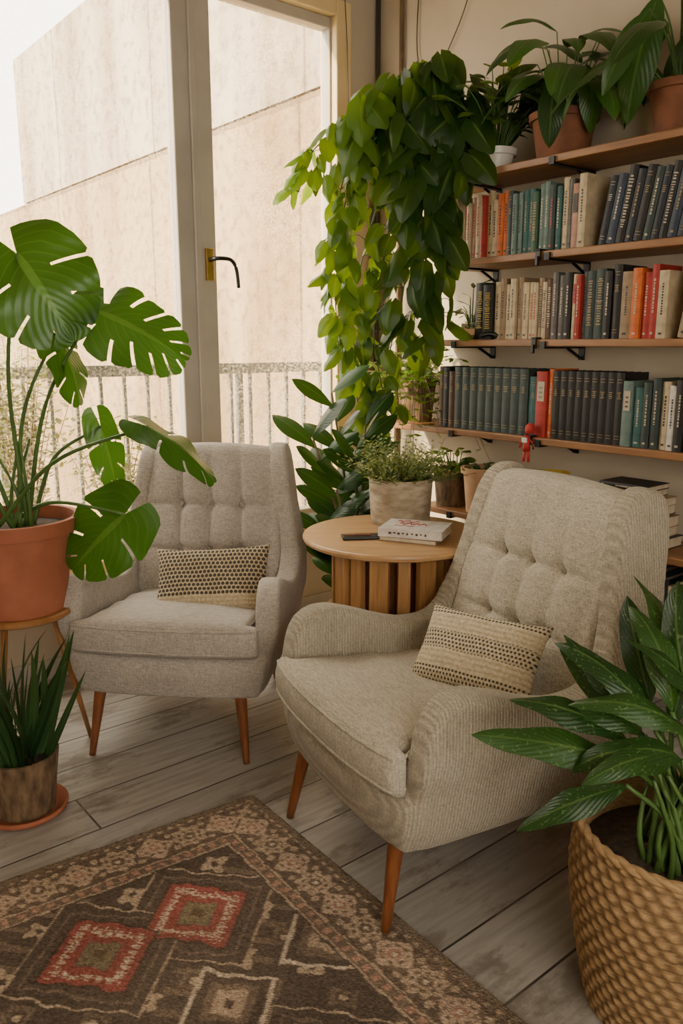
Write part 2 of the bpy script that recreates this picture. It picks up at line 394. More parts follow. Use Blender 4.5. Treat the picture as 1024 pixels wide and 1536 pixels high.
# ------------------------------------------------------------ books
pal={'maroon':(.13,.015,.015),'red':(.36,.028,.02),'orange':(.55,.12,.02),'cream':(.50,.40,.25),'tan':(.27,.18,.10),'teal':(.030,.10,.095),
'green':(.03,.08,.045),'blue':(.020,.034,.062),'navy':(.011,.015,.024),'black':(.011,.010,.010),'grey':(.11,.10,.09),'white':(.62,.58,.52),
'pink':(.42,.22,.15),'slate':(.026,.042,.04),'brown':(.08,.038,.018),'lteal':(.12,.18,.16),'yellow':(.45,.31,.05)}
BM={k:pm('cover_'+k,tuple(x*.75 for x in c),tuple(min(1,x*1.15) for x in c),30,.55,.1) for k,c in pal.items()}
foil={k:pm('foil_'+k,c,c,10,.45,0) for k,c in {'gold':(.26,.17,.06),'cream':(.42,.35,.25),'dark':(.03,.026,.024),'red':(.33,.03,.02),'yel':(.5,.37,.06)}.items()}
def book_mesh(t,h,d,col,fo='gold',style=0):
    g=Geo(); bt=.0022
    g.box(.004,d,-t/2,-t/2+bt,0,h); g.box(.004,d,t/2-bt,t/2,0,h)
    n=6; b=len(g.v)
    for i in range(n+1):
        y=-t/2+t*i/n; x=.004-.004*math.sin(pi*i/n)
        for (xx,zz) in ((x,0),(x,h),(x+.003,h),(x+.003,0)): g.v.append((xx,y,zz))
    for i in range(n):
        for k in range(4):
            k2=(k+1)%4
            g.f.append((b+i*4+k,b+i*4+k2,b+(i+1)*4+k2,b+(i+1)*4+k)); g.m.append(0)
    g.box(.007,d-.004,-t/2+bt,t/2-bt,.003,h-.004,1)
    w=t*.28
    def mark(za,zb,ww,mi=2):
        x=-.0008
        g.box(x,.003,-ww,ww,za*h,zb*h,mi)
    if style==0:
        for z in (.08,.12,.86,.9): mark(z,z+.006,w)
        z=.64
        for i in range(4): mark(z+.026*i,z+.026*i+.010,w*random.uniform(.4,.9))
    elif style==1:
        z=.35
        while z<.8:
            l=random.uniform(.012,.04); mark(z,z+l,min(.003,w*.5)); z+=l+random.uniform(.008,.022)
        mark(.06,.09,w*.6)
    elif style==2:
        mark(.55,.85,w*1.15); 
        for i in range(3): mark(.6+.07*i,.63+.07*i,w*.6,3)
    elif style==3:
        z=.2
        while z<.85:
            l=random.uniform(.010,.022); mark(z,z+l,w*random.uniform(.5,1.)); z+=l+random.uniform(.012,.03)
    return fix_normals(g.mesh('book',[BM[col],M['pages'],foil[fo],foil['dark']]))
NAMEC={'maroon':'maroon','red':'red','orange':'orange','cream':'cream','tan':'tan','teal':'teal','green':'dark green','blue':'dark blue','navy':'navy','black':'black','grey':'grey','white':'white','pink':'pale pink','slate':'dark slate green','brown':'brown','lteal':'pale teal','yellow':'yellow'}
def put_book(s,z,t,h,d,col,fo,style,lean=0,wf=.235,group='',shelf=''):
    me=book_mesh(t,h,d,col,fo,style)
    o=mk_obj('book',me,label=f"{NAMEC[col]} covered book standing upright {shelf}" if not lean else f"{NAMEC[col]} covered book leaning {shelf}",cat='book',group=group)
    zoff=0; soff=t/2
    if lean: zoff=abs(math.sin(lean))*t/2+.0003
    p=RW(wf,s+soff,z+zoff+.0005)
    o.location=p
    o.rotation_euler=(lean,0,TH)
    return o
def row(spec,z,s,shelf,group,d=.16,gap=.0012):
    for (col,fo,st,n,t,h) in spec:
        for i in range(n):
            tt=t*random.uniform(.82,1.18) if n<7 else t; hh=h*(random.uniform(.90,1.05) if n<7 else 1)
            put_book(s,z,tt,hh,d*random.uniform(.95,1.05),col,fo,st,0,.235+(random.uniform(-.014,.008) if n<7 else 0),group,shelf); s+=tt+gap
    return s
s=row([('maroon','gold',0,1,.035,.26),('maroon','cream',1,1,.025,.25),('cream','dark',1,2,.024,.25),('red','cream',1,1,.022,.24),('cream','red',1,1,.022,.245),('pink','red',1,1,.022,.245),('cream','red',1,1,.022,.245),('red','gold',1,1,.022,.25),
 ('cream','dark',1,2,.028,.245),('orange','dark',1,2,.026,.24),('slate','gold',0,1,.028,.25),('lteal','dark',1,2,.022,.24),('teal','gold',1,2,.025,.25),('green','gold',3,1,.025,.245),('lteal','cream',1,2,.022,.25),
 ('slate','red',1,1,.025,.25),('teal','cream',1,1,.025,.24),('cream','dark',1,1,.024,.25),('grey','dark',1,1,.024,.25),('pink','dark',2,1,.026,.24),('cream','dark',1,1,.03,.25)],1.748,.51,'on a wooden shelf','paperbacks on the upper book shelf')
cols=['navy','blue','black','navy','black','slate','navy','black','blue','navy','grey','navy','black','slate','navy','blue']
s+=.055
for i,c in enumerate(cols):
    t=random.uniform(.026,.036)
    put_book(s,1.748,t,random.uniform(.235,.262),.16,c,random.choice(['gold','cream','cream']),random.choice([0,1,3]),.17,.235,'dark books on the upper book shelf','on a wooden shelf'); s+=t/math.cos(.17)+.003
s=row([('black','yel',3,2,.045,.245),('cream','dark',1,1,.026,.25),('tan','dark',1,1,.024,.24),('cream','dark',1,2,.028,.235),('tan','dark',1,1,.028,.235),('cream','dark',1,1,.028,.235),('cream','red',1,2,.024,.235),('tan','dark',3,1,.022,.24),('cream','dark',3,1,.022,.24),
 ('brown','cream',3,1,.022,.235),('grey','cream',1,2,.024,.24),('black','cream',1,1,.03,.235),('cream','red',2,1,.018,.24),('red','cream',1,1,.018,.24),('grey','dark',1,1,.022,.245),('slate','gold',3,2,.036,.24),
 ('black','cream',1,1,.03,.25),('black','gold',0,1,.03,.25),('tan','dark',1,1,.045,.245),('orange','cream',1,1,.034,.255),('red','cream',1,2,.028,.25),('cream','dark',1,1,.034,.24)],1.416,.70,'on a wooden shelf','mixed paperbacks on the middle shelf')
s+=.05
for i,c in enumerate(['tan','cream','red','grey','cream','navy','tan']):
    t=random.uniform(.026,.036); put_book(s,1.416,t,.25,.16,c,'dark',1,.15,.235,'mixed paperbacks on the middle shelf','on a wooden shelf'); s+=t/math.cos(.15)+.003
s=row([('brown','gold',0,1,.034,.26),('navy','gold',0,1,.04,.265),('brown','gold',0,1,.034,.262),('slate','gold',0,9,.0435,.268),('teal','gold',0,1,.035,.262)],1.03,.50,'on a wooden shelf','bound volumes on the lower shelf',.17)
s=row([('red','cream',2,1,.05,.265),('orange','cream',1,1,.024,.26)],1.03,s,'on a wooden shelf','bound volumes on the lower shelf',.17)
s=row([('black','gold',0,9,.0335,.265),('lteal','cream',2,1,.04,.24),('teal','cream',1,1,.04,.225),('slate','cream',1,2,.03,.24),('cream','dark',1,1,.03,.25),('white','dark',1,1,.03,.24),('black','cream',1,3,.03,.25),('navy','gold',0,5,.035,.26)],1.03,s,'on a wooden shelf','bound volumes on the lower shelf',.17)
s=row([('black','cream',1,3,.035,.26),('brown','gold',0,2,.035,.27),('tan','dark',1,2,.03,.26),('navy','gold',1,2,.03,.27),('cream','dark',1,1,.03,.26),('brown','gold',0,3,.035,.28),('red','cream',1,1,.03,.26),('black','cream',0,5,.035,.27)],.305,1.35,'on the lowest shelf','old books on the lowest shelf',.17)
def stack(s,w,z,items,grp):
    for (col,t,h,d,rz) in items:
        me=book_mesh(t,h,d,col,'cream',1)
        o=mk_obj('book',me,label=f"{NAMEC[col]} covered book lying flat in a stack",cat='book',group=grp)
        R=Matrix.Rotation(TH+rz,4,'Z')@Matrix.Rotation(pi/2,4,'X')
        o.matrix_world=Matrix.Translation(RW(w,s+h/2,z+t/2+.0005))@R
        z+=t+.001
    return z
zs=stack(.98,.235,.66,[('brown',.04,.22,.16,0),('tan',.035,.21,.16,.04),('black',.03,.2,.15,-.05),('cream',.03,.2,.15,.03),('slate',.03,.19,.15,0)],'book stack on the low shelf')
zs2=stack(1.26,.235,.66,[('navy',.04,.24,.17,0),('cream',.035,.23,.16,.03),('tan',.04,.23,.16,-.03),('brown',.035,.22,.16,.03),('cream',.03,.22,.16,-.02),('tan',.025,.2,.15,.05),('black',.02,.2,.15,.0)],'book stack on the low shelf')

def clip(s,z,mat,nm,lab):
    g=Geo(); g.box(-.012,.03,-.011,.011,.001,.008); g.box(-.012,-.003,-.011,.011,-.036,.001); g.box(-.02,-.008,-.006,.006,-.055,-.02)
    o=mk_obj(nm,g.mesh(nm,[mat]),None,RW(SD,s,z),TH,label=lab,cat='clip'); bevel(o,.002); return o
clip(1.05,1.748,M['black'],'shelf_clip','small black clip on the shelf edge')
clip(1.05,1.416,M['black'],'shelf_clip','small black clip on the shelf edge')
t=thing('hanging_figurine','small red and black figurine clipped to the shelf edge','figurine',RW(SD,1.045,1.03),TH)
g=Geo(); g.box(-.016,.03,-.018,.018,.001,.007); g.box(-.016,-.003,-.02,.02,-.03,.001); bevel(mk_obj('clasp',g.mesh('c',[M['black']]),t),.003)
g=Geo(); g.lathe([(.0005,.012),(.016,.014),(.021,.028),(.019,.044),(.010,.054),(.0005,.056)],16); mk_obj('head',g.mesh('c',[M['red']],True),t)
g=Geo()
g.tube([(-.014,0,.008),(-.018,0,-.03),(-.018,0,-.055)],.014,.016,10); g.tube([(-.016,-.008,-.05),(-.018,-.012,-.10)],.007,.006,8); g.tube([(-.016,.008,-.05),(-.018,.012,-.10)],.007,.006,8)
g.tube([(-.016,.0,-.002),(-.018,.026,-.018),(-.018,.034,-.045)],.005,.004,8); g.tube([(-.016,.0,-.002),(-.018,-.026,-.018),(-.018,-.034,-.045)],.005,.004,8)
mk_obj('body',g.mesh('c',[M['red']],True),t)
g=Geo(); g.box(-.036,-.030,-.012,.012,-.02,.0); mk_obj('patch',g.mesh('c',[M['white_c']]),t)

# ------------------------------------------------------------ armchair
def remeshed(verts,faces,voxel,it,fac=.5):
    me=mk_mesh('tmp',verts,faces); fix_normals(me)
    o=bpy.data.objects.new('tmp',me); COL.objects.link(o)
    r=o.modifiers.new('r','REMESH'); r.mode='VOXEL'; r.voxel_size=voxel
    s=o.modifiers.new('s','SMOOTH'); s.factor=fac; s.iterations=it
    bpy.context.view_layer.update()
    dg=bpy.context.evaluated_depsgraph_get()
    out=bpy.data.meshes.new_from_object(o.evaluated_get(dg))
    bpy.data.objects.remove(o); bpy.data.meshes.remove(me)
    return out
def prism(out,x0,x1,V_=None,F_=None):
    v=V_ if V_ is not None else []; f=F_ if F_ is not None else []
    b=len(v); n=len(out)
    v+=[(x0,y,z) for y,z in out]+[(x1,y,z) for y,z in out]
    f.append(tuple(b+i for i in range(n))); f.append(tuple(b+n+i for i in range(n))[::-1])
    for i in range(n):
        j=(i+1)%n; f.append((b+i,b+j,b+n+j,b+n+i)[::-1])
    return v,f
def getco(me):
    a=np.empty(len(me.vertices)*3); me.vertices.foreach_get('co',a); return a.reshape(-1,3)
def setco(me,a): me.vertices.foreach_set('co',a.ravel()); me.update()
def getn(me):
    a=np.empty(len(me.vertices)*3); me.vertices.foreach_get('normal',a); return a.reshape(-1,3)
def finish(me,mat):
    me.materials.clear(); me.materials.append(mat); me.polygons.foreach_set('use_smooth',[True]*len(me.polygons)); return me
def smooth_closed(o,n=4):
    P=[V((a,b,0)) for a,b in o]; m=len(P); out=[]
    for i in range(m):
        a,b,c,d=P[i-1],P[i],P[(i+1)%m],P[(i+2)%m]
        for k in range(n):
            t=k/n; q=.5*((2*b)+(c-a)*t+(2*a-5*b+4*c-d)*t*t+(3*b-a-3*c+d)*t**3); out.append((q.x,q.y))
    return out
arm_out=[(-.045,.255),(-.020,.32),(-.018,.40),(-.028,.50),(-.050,.585),(-.095,.630),(-.16,.640),(-.25,.615),(-.36,.575),(-.45,.553),(-.53,.558),(-.58,.595),(-.615,.67),(-.638,.76),(-.658,.86),(-.678,.94),(-.70,1.0),(-.74,1.04),(-.79,1.05),(-.835,1.03),(-.855,.97),(-.83,.82),(-.785,.62),(-.745,.42),(-.71,.28),(-.65,.235),(-.4,.228),(-.12,.232)]
base_out=[(-.03,.40),(.018,.375),(.022,.32),(.004,.262),(-.05,.230),(-.60,.230),(-.68,.27),(-.70,.42),(-.5,.44),(-.1,.42)]
v,f=prism(smooth_closed(arm_out),.295,.385)
vL,fL=prism(smooth_closed(arm_out),-.385,-.295); nbv=len(v); v+=vL; f+=[tuple(nbv+i for i in q) for q in fL]
vB,fB=prism(smooth_closed(base_out),-.372,.372); nbv=len(v); v+=vB; f+=[tuple(nbv+i for i in q) for q in fB]
shell_me=remeshed(v,f,.0095,22)
co=getco(shell_me); X,Y,Z=co.T.copy()
sg=np.sign(X); ax=np.abs(X)
isarm=np.clip((ax-.25)/.03,0,1)
shf=np.interp(Z,[.42,.5,.62,.8,1.05],[.0,.006,.004,-.036,-.072])+np.interp(Y,[-.3,-.05],[0,.014])*np.clip((Z-.4)/.1,0,1)
thick=np.interp(Z,[.55,.7,1.05],[1,.95,.9])
ax2=np.where(ax>.25,.337+(ax-.337)*thick+shf*isarm,ax)
ax2*=np.interp(Z,[.22,.30,.45],[.86,.93,1.0])
X=sg*ax2
Y=Y-np.clip((Y+.12)/.14,0,1)*.035*(ax/.38)**3*np.clip((.46-Z)/.08,0,1)
setco(shell_me,np.stack([X,Y,Z],1))
def split(me,test):
    bm=bmesh.new(); bm.from_mesh(me)
    dl=[fc for fc in bm.faces if not test(fc.calc_center_median())]
    bmesh.ops.delete(bm,geom=dl,context='FACES'); m2=bpy.data.meshes.new('part'); bm.to_mesh(m2); bm.free(); return m2
def isA(c): return c.z>.385 and (abs(c.x)>.24 or c.z>.50)
armR_me=split(shell_me,lambda c:isA(c) and c.x>0); armL_me=split(shell_me,lambda c:isA(c) and c.x<0)
base_me=split(shell_me,lambda c:not isA(c))

seat_out=[(.055,.405),(.06,.46),(.05,.50),(.02,.515),(-.3,.515),(-.60,.515),(-.63,.48),(-.63,.42),(-.60,.395),(.02,.39)]
v,f=prism(seat_out,-.288,.288)
seat2=[(.055,.405),(.06,.46),(.05,.50),(.02,.512),(-.012,.512),(-.012,.39),(.02,.39)]
v,f=prism(seat2,-.335,.335,v,f)
seat_me=remeshed(v,f,.0095,16)
co=getco(seat_me); X,Y,Z=co.T
top=np.clip((Z-.42)/.08,0,1)
Z=Z+top*.024*(1-np.clip(np.abs(X)/.3,0,1)**2.2)*np.clip(1-((Y+.28)/.36)**4,0,1)
Z=Z+top*(-.004*np.sin(Y*38+X*9)*np.clip((-Y-.1)/.2,0,1))
fr_=np.clip((Y+.05)/.1,0,1)
Y=Y-fr_*.035*(np.abs(X)/.33)**2.6
Z=Z+Y*.12
setco(seat_me,np.stack([X,Y,Z],1))

back_out=[(-.54,.36),(-.585,.55),(-.64,.75),(-.695,.96),(-.71,1.0),(-.735,1.022),(-.775,1.028),(-.82,1.005),(-.835,.94),(-.80,.70),(-.745,.42),(-.70,.30),(-.57,.30)]
v,f=prism(back_out,-.305,.305)
back_me=remeshed(v,f,.0085,14)
co0=getco(back_me); nn=getn(back_me)
wgt=np.clip(nn@np.array([0,.96,.28]),0,1)**.7
cols_=[-.130,0,.130]; rows_=[.62,.80]
def tufted(vd,hd,bd):
    co=co0.copy(); X,Z=co[:,0],co[:,2]
    d=.018*(1-(np.abs(X)/.31)**2)
    for cx in cols_: d-=vd*np.exp(-((X-cx)/.011)**2)*np.clip((Z-.5)/.1,0,1)*np.clip((1.02-Z)/.16,0,1)
    for rz in rows_: d-=hd*np.exp(-((Z-rz)/.011)**2)*np.clip((.29-np.abs(X))/.08,0,1)
    for cx in cols_:
        for rz in rows_: d-=bd*np.exp(-(((X-cx)**2+(Z-rz)**2)/.026**2))
    px=np.abs(np.sin(pi*(X-.0)/.130)); pz=np.abs(np.sin(pi*(Z-.62)/.18))
    d+=.007*px*pz
    co+=np.outer(d*wgt,[0,.96,.28]); co[:,0]*=np.interp(co[:,2],[.6,1.05],[1,.91])
    co[:,2]+=np.clip((co[:,2]-.9)/.12,0,1)*.020*(1-(np.abs(co[:,0])/.29)**2)
    me=back_me.copy(); setco(me,co)
    bvh=BVHTree.FromPolygons([tuple(c) for c in co],[tuple(p.vertices) for p in me.polygons]); btn=[]
    for cx in cols_:
        for rz in rows_:
            h=bvh.ray_cast(V((cx,.2,rz)),V((0,-1,0)))
            if h[0]: btn.append(h[0])
    return me,btn
backN=tufted(.004,.008,.024); backF=tufted(.012,.008,.022)
cs=getco(seat_me); bvs=BVHTree.FromPolygons([tuple(c) for c in cs],[tuple(p.vertices) for p in seat_me.polygons])
def piping(z0):
    pts=[]
    for i in range(120):
        a=2*pi*i/120; d_=V((math.cos(a),math.sin(a),math.sin(a)*.12)).normalized(); o_=V((0,-.28,z0-.28*.12))
        h=bvs.ray_cast(o_+d_*.9,-d_)
        if h[0]: pts.append(h[0])
    pts.append(pts[0]); g=Geo(); g.tube(pts,.0048,.0048,6); return g
pipe_t=piping(.495); pipe_b=piping(.413)
def leg_geo(x,y,tx,ty,zb=0):
    g=Geo(); n=8
    pts=[V((tx+(x-tx)*t,ty+(y-ty)*t,.262*(1-t)+zb*t)) for t in [i/n for i in range(n+1)]]
    g.tube(pts,.023,.0115,14); return g
FN=dict(smooth=fabric('beige_woven_upholstery',(.37,.325,.245),(.55,.49,.385)),rib=fabric('beige_ribbed_upholstery',(.35,.30,.22),(.52,.455,.35),True))
FF=dict(smooth=fabric('grey_woven_upholstery',(.34,.295,.25),(.49,.435,.375)),rib=fabric('grey_plain_upholstery',(.34,.295,.25),(.49,.435,.375)))
def armchair(loc,rotz,F,label,back,legz=None,sc=1,bscale=1):
    t=thing('armchair',label,'armchair',loc,rotz); t.scale=(sc,sc,sc)
    def part(name,me,mat):
        m2=me.copy(); finish(m2,mat); return mk_obj(name,m2,t)
    part('base',base_me,F['rib']); part('armrest',armR_me,F['rib']); part('armrest',armL_me,F['rib'])
    b=part('backrest',back[0],F['smooth']); s=part('seat_cushion',seat_me,F['smooth'])
    for g in (pipe_t,pipe_b): mk_obj('piping',g.mesh('piping',[F['smooth']],True),s)
    g=Geo(); prof=[(.0005,-.003),(.008,-.003),(.0125,0),(.0115,.004),(.007,.0065),(.0005,.0072)]; g.lathe([(r*bscale,z) for r,z in prof],16)
    bm_=g.mesh('button',[F['rib']],True)
    for p in back[1]:
        o=mk_obj('button',bm_,b); o.location=p+V((0,.001,0)); o.rotation_euler=(-pi/2+.28,0,0)
    for i,(x,y,tx,ty) in enumerate([(.285,0,.255,-.05),(-.285,0,-.255,-.05),(.25,-.74,.235,-.63),(-.25,-.74,-.235,-.63)]):
        mk_obj('leg',leg_geo(x,y,tx,ty,(legz or [0,0,0,0])[i]).mesh('leg',[M['walnut']],True),t)
    return t
def face_rot(fx,fy): return math.atan2(fy,fx)-pi/2
near=armchair((-.025,1.927,0),face_rot(-.885,-.466),FN,'beige ribbed wingback armchair with tufted back and walnut legs',backN,[0,.0135,0,0],.985,.7)
far=armchair((-.594,2.52,0),face_rot(-.11,-.994),FF,'grey tufted wingback armchair standing before the window',backF,None,.96)
# ------------------------------------------------------------ pillows
def pillow(name,wd,ht,th,mat,label,mw):
    nx,ny=44,30; vs=[];fs=[]
    for side in (1,-1):
        for j in range(ny+1):
            for i in range(nx+1):
                u=i/nx*2-1; v_=j/ny*2-1
                e=(1-abs(u)**3.2)*(1-abs(v_)**3.2)
                pin=1-.07*(1-abs(v_)**2)*abs(u)**4
                pin2=1-.09*(1-abs(u)**2)*abs(v_)**4
                zz=side*th/2*max(e,0)**.55+.004*math.sin(u*9+v_*5)*e
                vs.append((u*wd/2*pin,v_*ht/2*pin2,zz))
    n1=(nx+1)*(ny+1)
    for s_ in range(2):
        for j in range(ny):
            for i in range(nx):
                a=s_*n1+j*(nx+1)+i; q=(a,a+1,a+nx+2,a+nx+1); fs.append(q if s_==0 else q[::-1])
    me=mk_mesh(name,vs,fs,[mat],None,True)
    bm=bmesh.new(); bm.from_mesh(me); bmesh.ops.remove_doubles(bm,verts=bm.verts,dist=.0006); bm.to_mesh(me); bm.free()
    o=mk_obj(name,me,label=label,cat='cushion'); o.matrix_world=mw; return o
def frame(pos,xax,nrm):
    n=V(nrm).normalized(); x=V(xax); x=(x-n*x.dot(n)).normalized(); y=n.cross(x)
    m=Matrix((x,y,n)).transposed().to_4x4(); m.translation=V(pos); return m
pillow('throw_pillow',.43,.26,.10,M['pil1'],'cream knit lumbar cushion with dark dotted rows on grey armchair',frame((-.475,2.82,.548),(1,-.02,.03),(-.1,-.86,.5)))
pillow('throw_pillow',.37,.24,.10,M['pil2'],'cream knit cushion with dark stitched bands on beige armchair',frame((.375,2.07,.563),(.84,-.53,-.06),(-.50,-.62,.62)))

# ------------------------------------------------------------ side table
TX,TY,TZ=.19,2.82,.729
t=thing('side_table','round light oak side table with slatted drum base','table',(TX,TY,0))
g=Geo(); g.lathe([(.0005,TZ-.026),(.315,TZ-.026),(.327,TZ-.02),(.331,TZ-.010),(.329,TZ-.003),(.322,TZ),(.0005,TZ)],96)
mk_obj('table_top',g.mesh('table_top',[M['oak']]),t)
g=Geo()
for i in range(16):
    a=2*pi*i/16+.1
    c,s_=math.cos(a),math.sin(a); hw_=.033 if i%2 else .022
    b=len(g.v); r0,r1=.195,.225
    for (r,w_) in ((r0,-hw_),(r1,-hw_),(r1,hw_),(r0,hw_)):
        for z_ in (.03,TZ-.045): g.v.append((c*r-s_*w_,s_*r+c*w_,z_))
    for q in [(0,2,3,1),(2,4,5,3),(4,6,7,5),(6,0,1,7),(0,6,4,2),(1,3,5,7)]: g.f.append(tuple(b+k for k in q)); g.m.append(0)
o=mk_obj('slatted_base',fix_normals(g.mesh('slats',[M['oak_v']])),t); bevel(o,.003)
g=Geo(); g.lathe([(.0005,TZ-.046),(.232,TZ-.046),(.232,TZ-.0262),(.0005,TZ-.0262)],48); mk_obj('apron_ring',g.mesh('r',[M['oak_v']]),t)
g=Geo(); g.lathe([(.0005,0),(.232,0),(.232,.031),(.0005,.031)],48); mk_obj('plinth',g.mesh('r',[M['oak_v']]),t)
g=Geo(); g.lathe([(.0005,.031),(.12,.031),(.12,TZ-.046),(.0005,TZ-.046)],32); mk_obj('column',g.mesh('r',[M['walnut']],False),t)

def flat_book(loc,rz,w,d,t_,cov,label,redmarks=False):
    th=thing('book',label,'book',loc,rz)
    g=Geo(); g.box(-w/2,w/2,-d/2,d/2,0,.002); g.box(-w/2,w/2,-d/2,d/2,t_-.002,t_); g.box(-w/2,-w/2+.003,-d/2,d/2,.002,t_-.002)
    bevel(mk_obj('cover',g.mesh('cover',[cov]),th),.0008)
    g=Geo(); g.box(-w/2+.003,w/2-.004,-d/2+.004,d/2-.004,.002,t_-.002); mk_obj('pages',g.mesh('pages',[M['pages']]),th)
    if redmarks:
        g=Geo()
        def sq(x0,y0,amp,n,st,r):
            g.tube(catmull([(x0+st*i,y0+amp*math.sin(i*2.1)+.3*amp*math.sin(i*5.),t_+.0003) for i in range(n)],4),r,r,4)
        sq(-.075,.045,.012,9,.010,.0018); sq(-.06,.012,.014,12,.009,.002); sq(-.07,-.025,.006,8,.010,.0012)
        mk_obj('cover_print',g.mesh('l',[M['red']]),th)
    return th
flat_book((TX+.065,TY-.085,TZ+.0005),-.42+pi,.21,.155,.016,BM['tan'],'thin tan book lying under a white book on the table')
bk=flat_book((TX+.07,TY-.085,TZ+.0175),-.35,.225,.165,.030,BM['white'],'white book with red cover lettering on the round table',True)
g=Geo(); g.box(-.1125,.1125,-.0822,-.0795,.0015,.0285); mk_obj('spine',g.mesh('sp',[BM['white']]),bk)
g=Geo()
for i in range(9): g.box(-.075+.016*i,-.075+.016*i+rng.uniform(.006,.012),-.0826,-.082,.011+(i%2)*.003,.019)
mk_obj('spine_print',g.mesh('sp',[M['cable']]),bk)
t=thing('eyeglasses_case','slim dark case beside the book on the table','case',(TX-.115,TY-.08,TZ+.0005),.12)
g=Geo(); g.box(-.075,.07,-.032,.032,0,.010); bevel(mk_obj('case_body',g.mesh('c',[M['black']]),t),.004,3)
g=Geo(); g.box(-.068,.03,-.004,.004,.010,.015); bevel(mk_obj('clasp',g.mesh('c',[M['walnut']]),t),.002)

# ------------------------------------------------------------ rug
E1=V((math.cos(math.radians(-52.5)),math.sin(math.radians(-52.5)),0)); E2=V((math.cos(math.radians(-146)),math.sin(math.radians(-146)),0))
PL,QL=1.9,1.3; st=.0045; npp,nq=int(PL/st),int(QL/st)
p_,q_=np.meshgrid(np.linspace(0,PL,npp+1),np.linspace(0,QL,nq+1),indexing='ij')
def rugcol(p,q):
    col=np.empty(p.shape+(3,)); 
    def S(mask,c): col[mask]=c
    wob=.004*np.sin(p*61+q*23)+.003*np.sin(q*97-p*31)
    pw,qw=p+wob,q+wob*.7
    D=np.minimum(np.minimum(p,PL-p),np.minimum(q,QL-q))+wob*.5
    run=np.where(np.minimum(p,PL-p)<np.minimum(q,QL-q),q,p)
    dk=(.075,.056,.043); br_=(.16,.115,.082); tan_=(.42,.31,.215); cr=(.56,.45,.33); rd=(.28,.062,.05); pk=(.38,.21,.15); ol=(.19,.15,.085)
    S(np.ones(p.shape,bool),dk)
    S((np.sin((p+q)*72)>.55)&(np.sin((p-q)*9)>.2),br_)
    lp=(pw+.035)/.115; lq=(qw+.02)/.115
    par=(np.floor(lp)+np.floor(lq))%2
    fx=lp-np.floor(lp)-.5; fy=lq-np.floor(lq)-.5
    rho=np.hypot(fx,fy); th=np.arctan2(fy,fx)
    S((rho<.26*(1+.3*np.cos(4*th)))&(par==0),tan_); S((np.maximum(abs(fx),abs(fy))<.08)&(par==0),dk)
    S((np.abs(fx)+np.abs(fy)<.34)&(par==1),br_); S((np.abs(fx)+np.abs(fy)<.20)&(par==1),dk); S((rho<.09)&(par==1),tan_)
    for (p0,q0) in ((.405,.395),(.405,.64),(.98,.40),(.98,.645)):
        m=np.abs(pw-p0)+np.abs(qw-q0); S(m<.225,tan_); S(m<.218,dk); S(m<.185,br_); S(m<.175,dk)
    for (p0,q0) in ((.70,.47),(.70,.74),(.66,.20),(.70,1.0)):
        a=np.abs(pw-p0)+np.abs(qw-q0); a=np.round(a/.022)*.022*.5+a*.5
        S(a<.125,cr); S(a<.108,dk); S(a<.07,br_); S(a<.045,tan_); S(a<.018,dk)
    for (p0,q0) in ((.405,.395),(.405,.64),(.98,.40),(.98,.645),(.98,.89)):
        m=np.abs(pw-p0)+np.abs(qw-q0)
        fl=.010*np.sin((p-q)*520)*np.sign(np.sin((p+q)*45)) + .008*np.sin((p+q)*470)
        S(m<.150,(.05,.035,.026)); S(m<.140,rd); S((m+fl<.108)&(m+fl>.088),cr); S((m<.088)&(m>.05),rd); S(m<.056,br_); S(m<.05,ol); S(m<.02,(.10,.07,.035))
    S(D<.20,dk); S(D<.194,tan_); S(D<.188,br_)
    S((D<.182)&(D>.164)&(np.sin(run*170)>.1),pk)
    S(D<.160,tan_); S(D<.155,(.12,.085,.062))
    fr=run/.105; fx=(fr-np.floor(fr)-.5)*.105; fy=D-.095; rho=np.hypot(fx,fy); th=np.arctan2(fy,fx); alt=np.floor(fr)%2
    band=(D<.153)&(D>.040)
    S(band&(np.abs(np.abs(fx)-.0525)<.004),br_)
    S(band&(rho<.050*(1+.10*np.cos(8*th))),br_)
    S(band&(rho<.046*(1+.13*np.cos(8*th)))&(alt==0),tan_); S(band&(rho<.045*(1+.16*np.cos(4*th)))&(alt==1),(.46,.33,.235))
    S(band&(np.abs(rho-.030)<.004)&(np.sin(th*8)>0),br_)
    S(band&(rho<.018)&(alt==0),br_); S(band&(rho<.015)&(alt==1),pk); S(band&(rho<.007),cr)
    S(band&(np.hypot(np.abs(fx)-.0525,np.abs(fy)-.035)<.010),tan_)
    S(D<.042,br_); S((D<.036)&(D>.028)&(np.sin(run*200)>0),tan_); S(D<.024,(.17,.125,.085)); S(D<.006,dk)
    fade=.17+.09*np.sin(p*7+1)*np.sin(q*6+2)
    col=col*(1-fade[...,None])+np.array((.25,.19,.14))*fade[...,None]
    nz=rng.random(p.shape)*.7+.65
    nz2=1+.14*np.sin(q*9+p*5)*np.sin(p*13)
    col*= (nz*nz2)[...,None]
    return np.clip(col*1.15,0,1)
rc=rugcol(p_,q_)
zz=.0110+rng.random(p_.shape)*.0026
edge=np.minimum(np.minimum(p_,PL-p_),np.minimum(q_,QL-q_)); zz=np.where(edge<.003,.006,zz)
XY=p_[...,None]*np.array(E1)+q_[...,None]*np.array(E2); XY[...,2]=zz
vs=XY.reshape(-1,3)
idx=np.arange((npp+1)*(nq+1)).reshape(npp+1,nq+1)
fs=np.stack([idx[:-1,:-1],idx[:-1,1:],idx[1:,1:],idx[1:,:-1]],-1).reshape(-1,4)[:,::-1]
ring=list(idx[:,0])+list(idx[-1,1:])+list(idx[-2::-1,-1])+list(idx[0,-2:0:-1])
nb=len(vs); sk=vs[ring].copy(); sk[:,2]=.0005
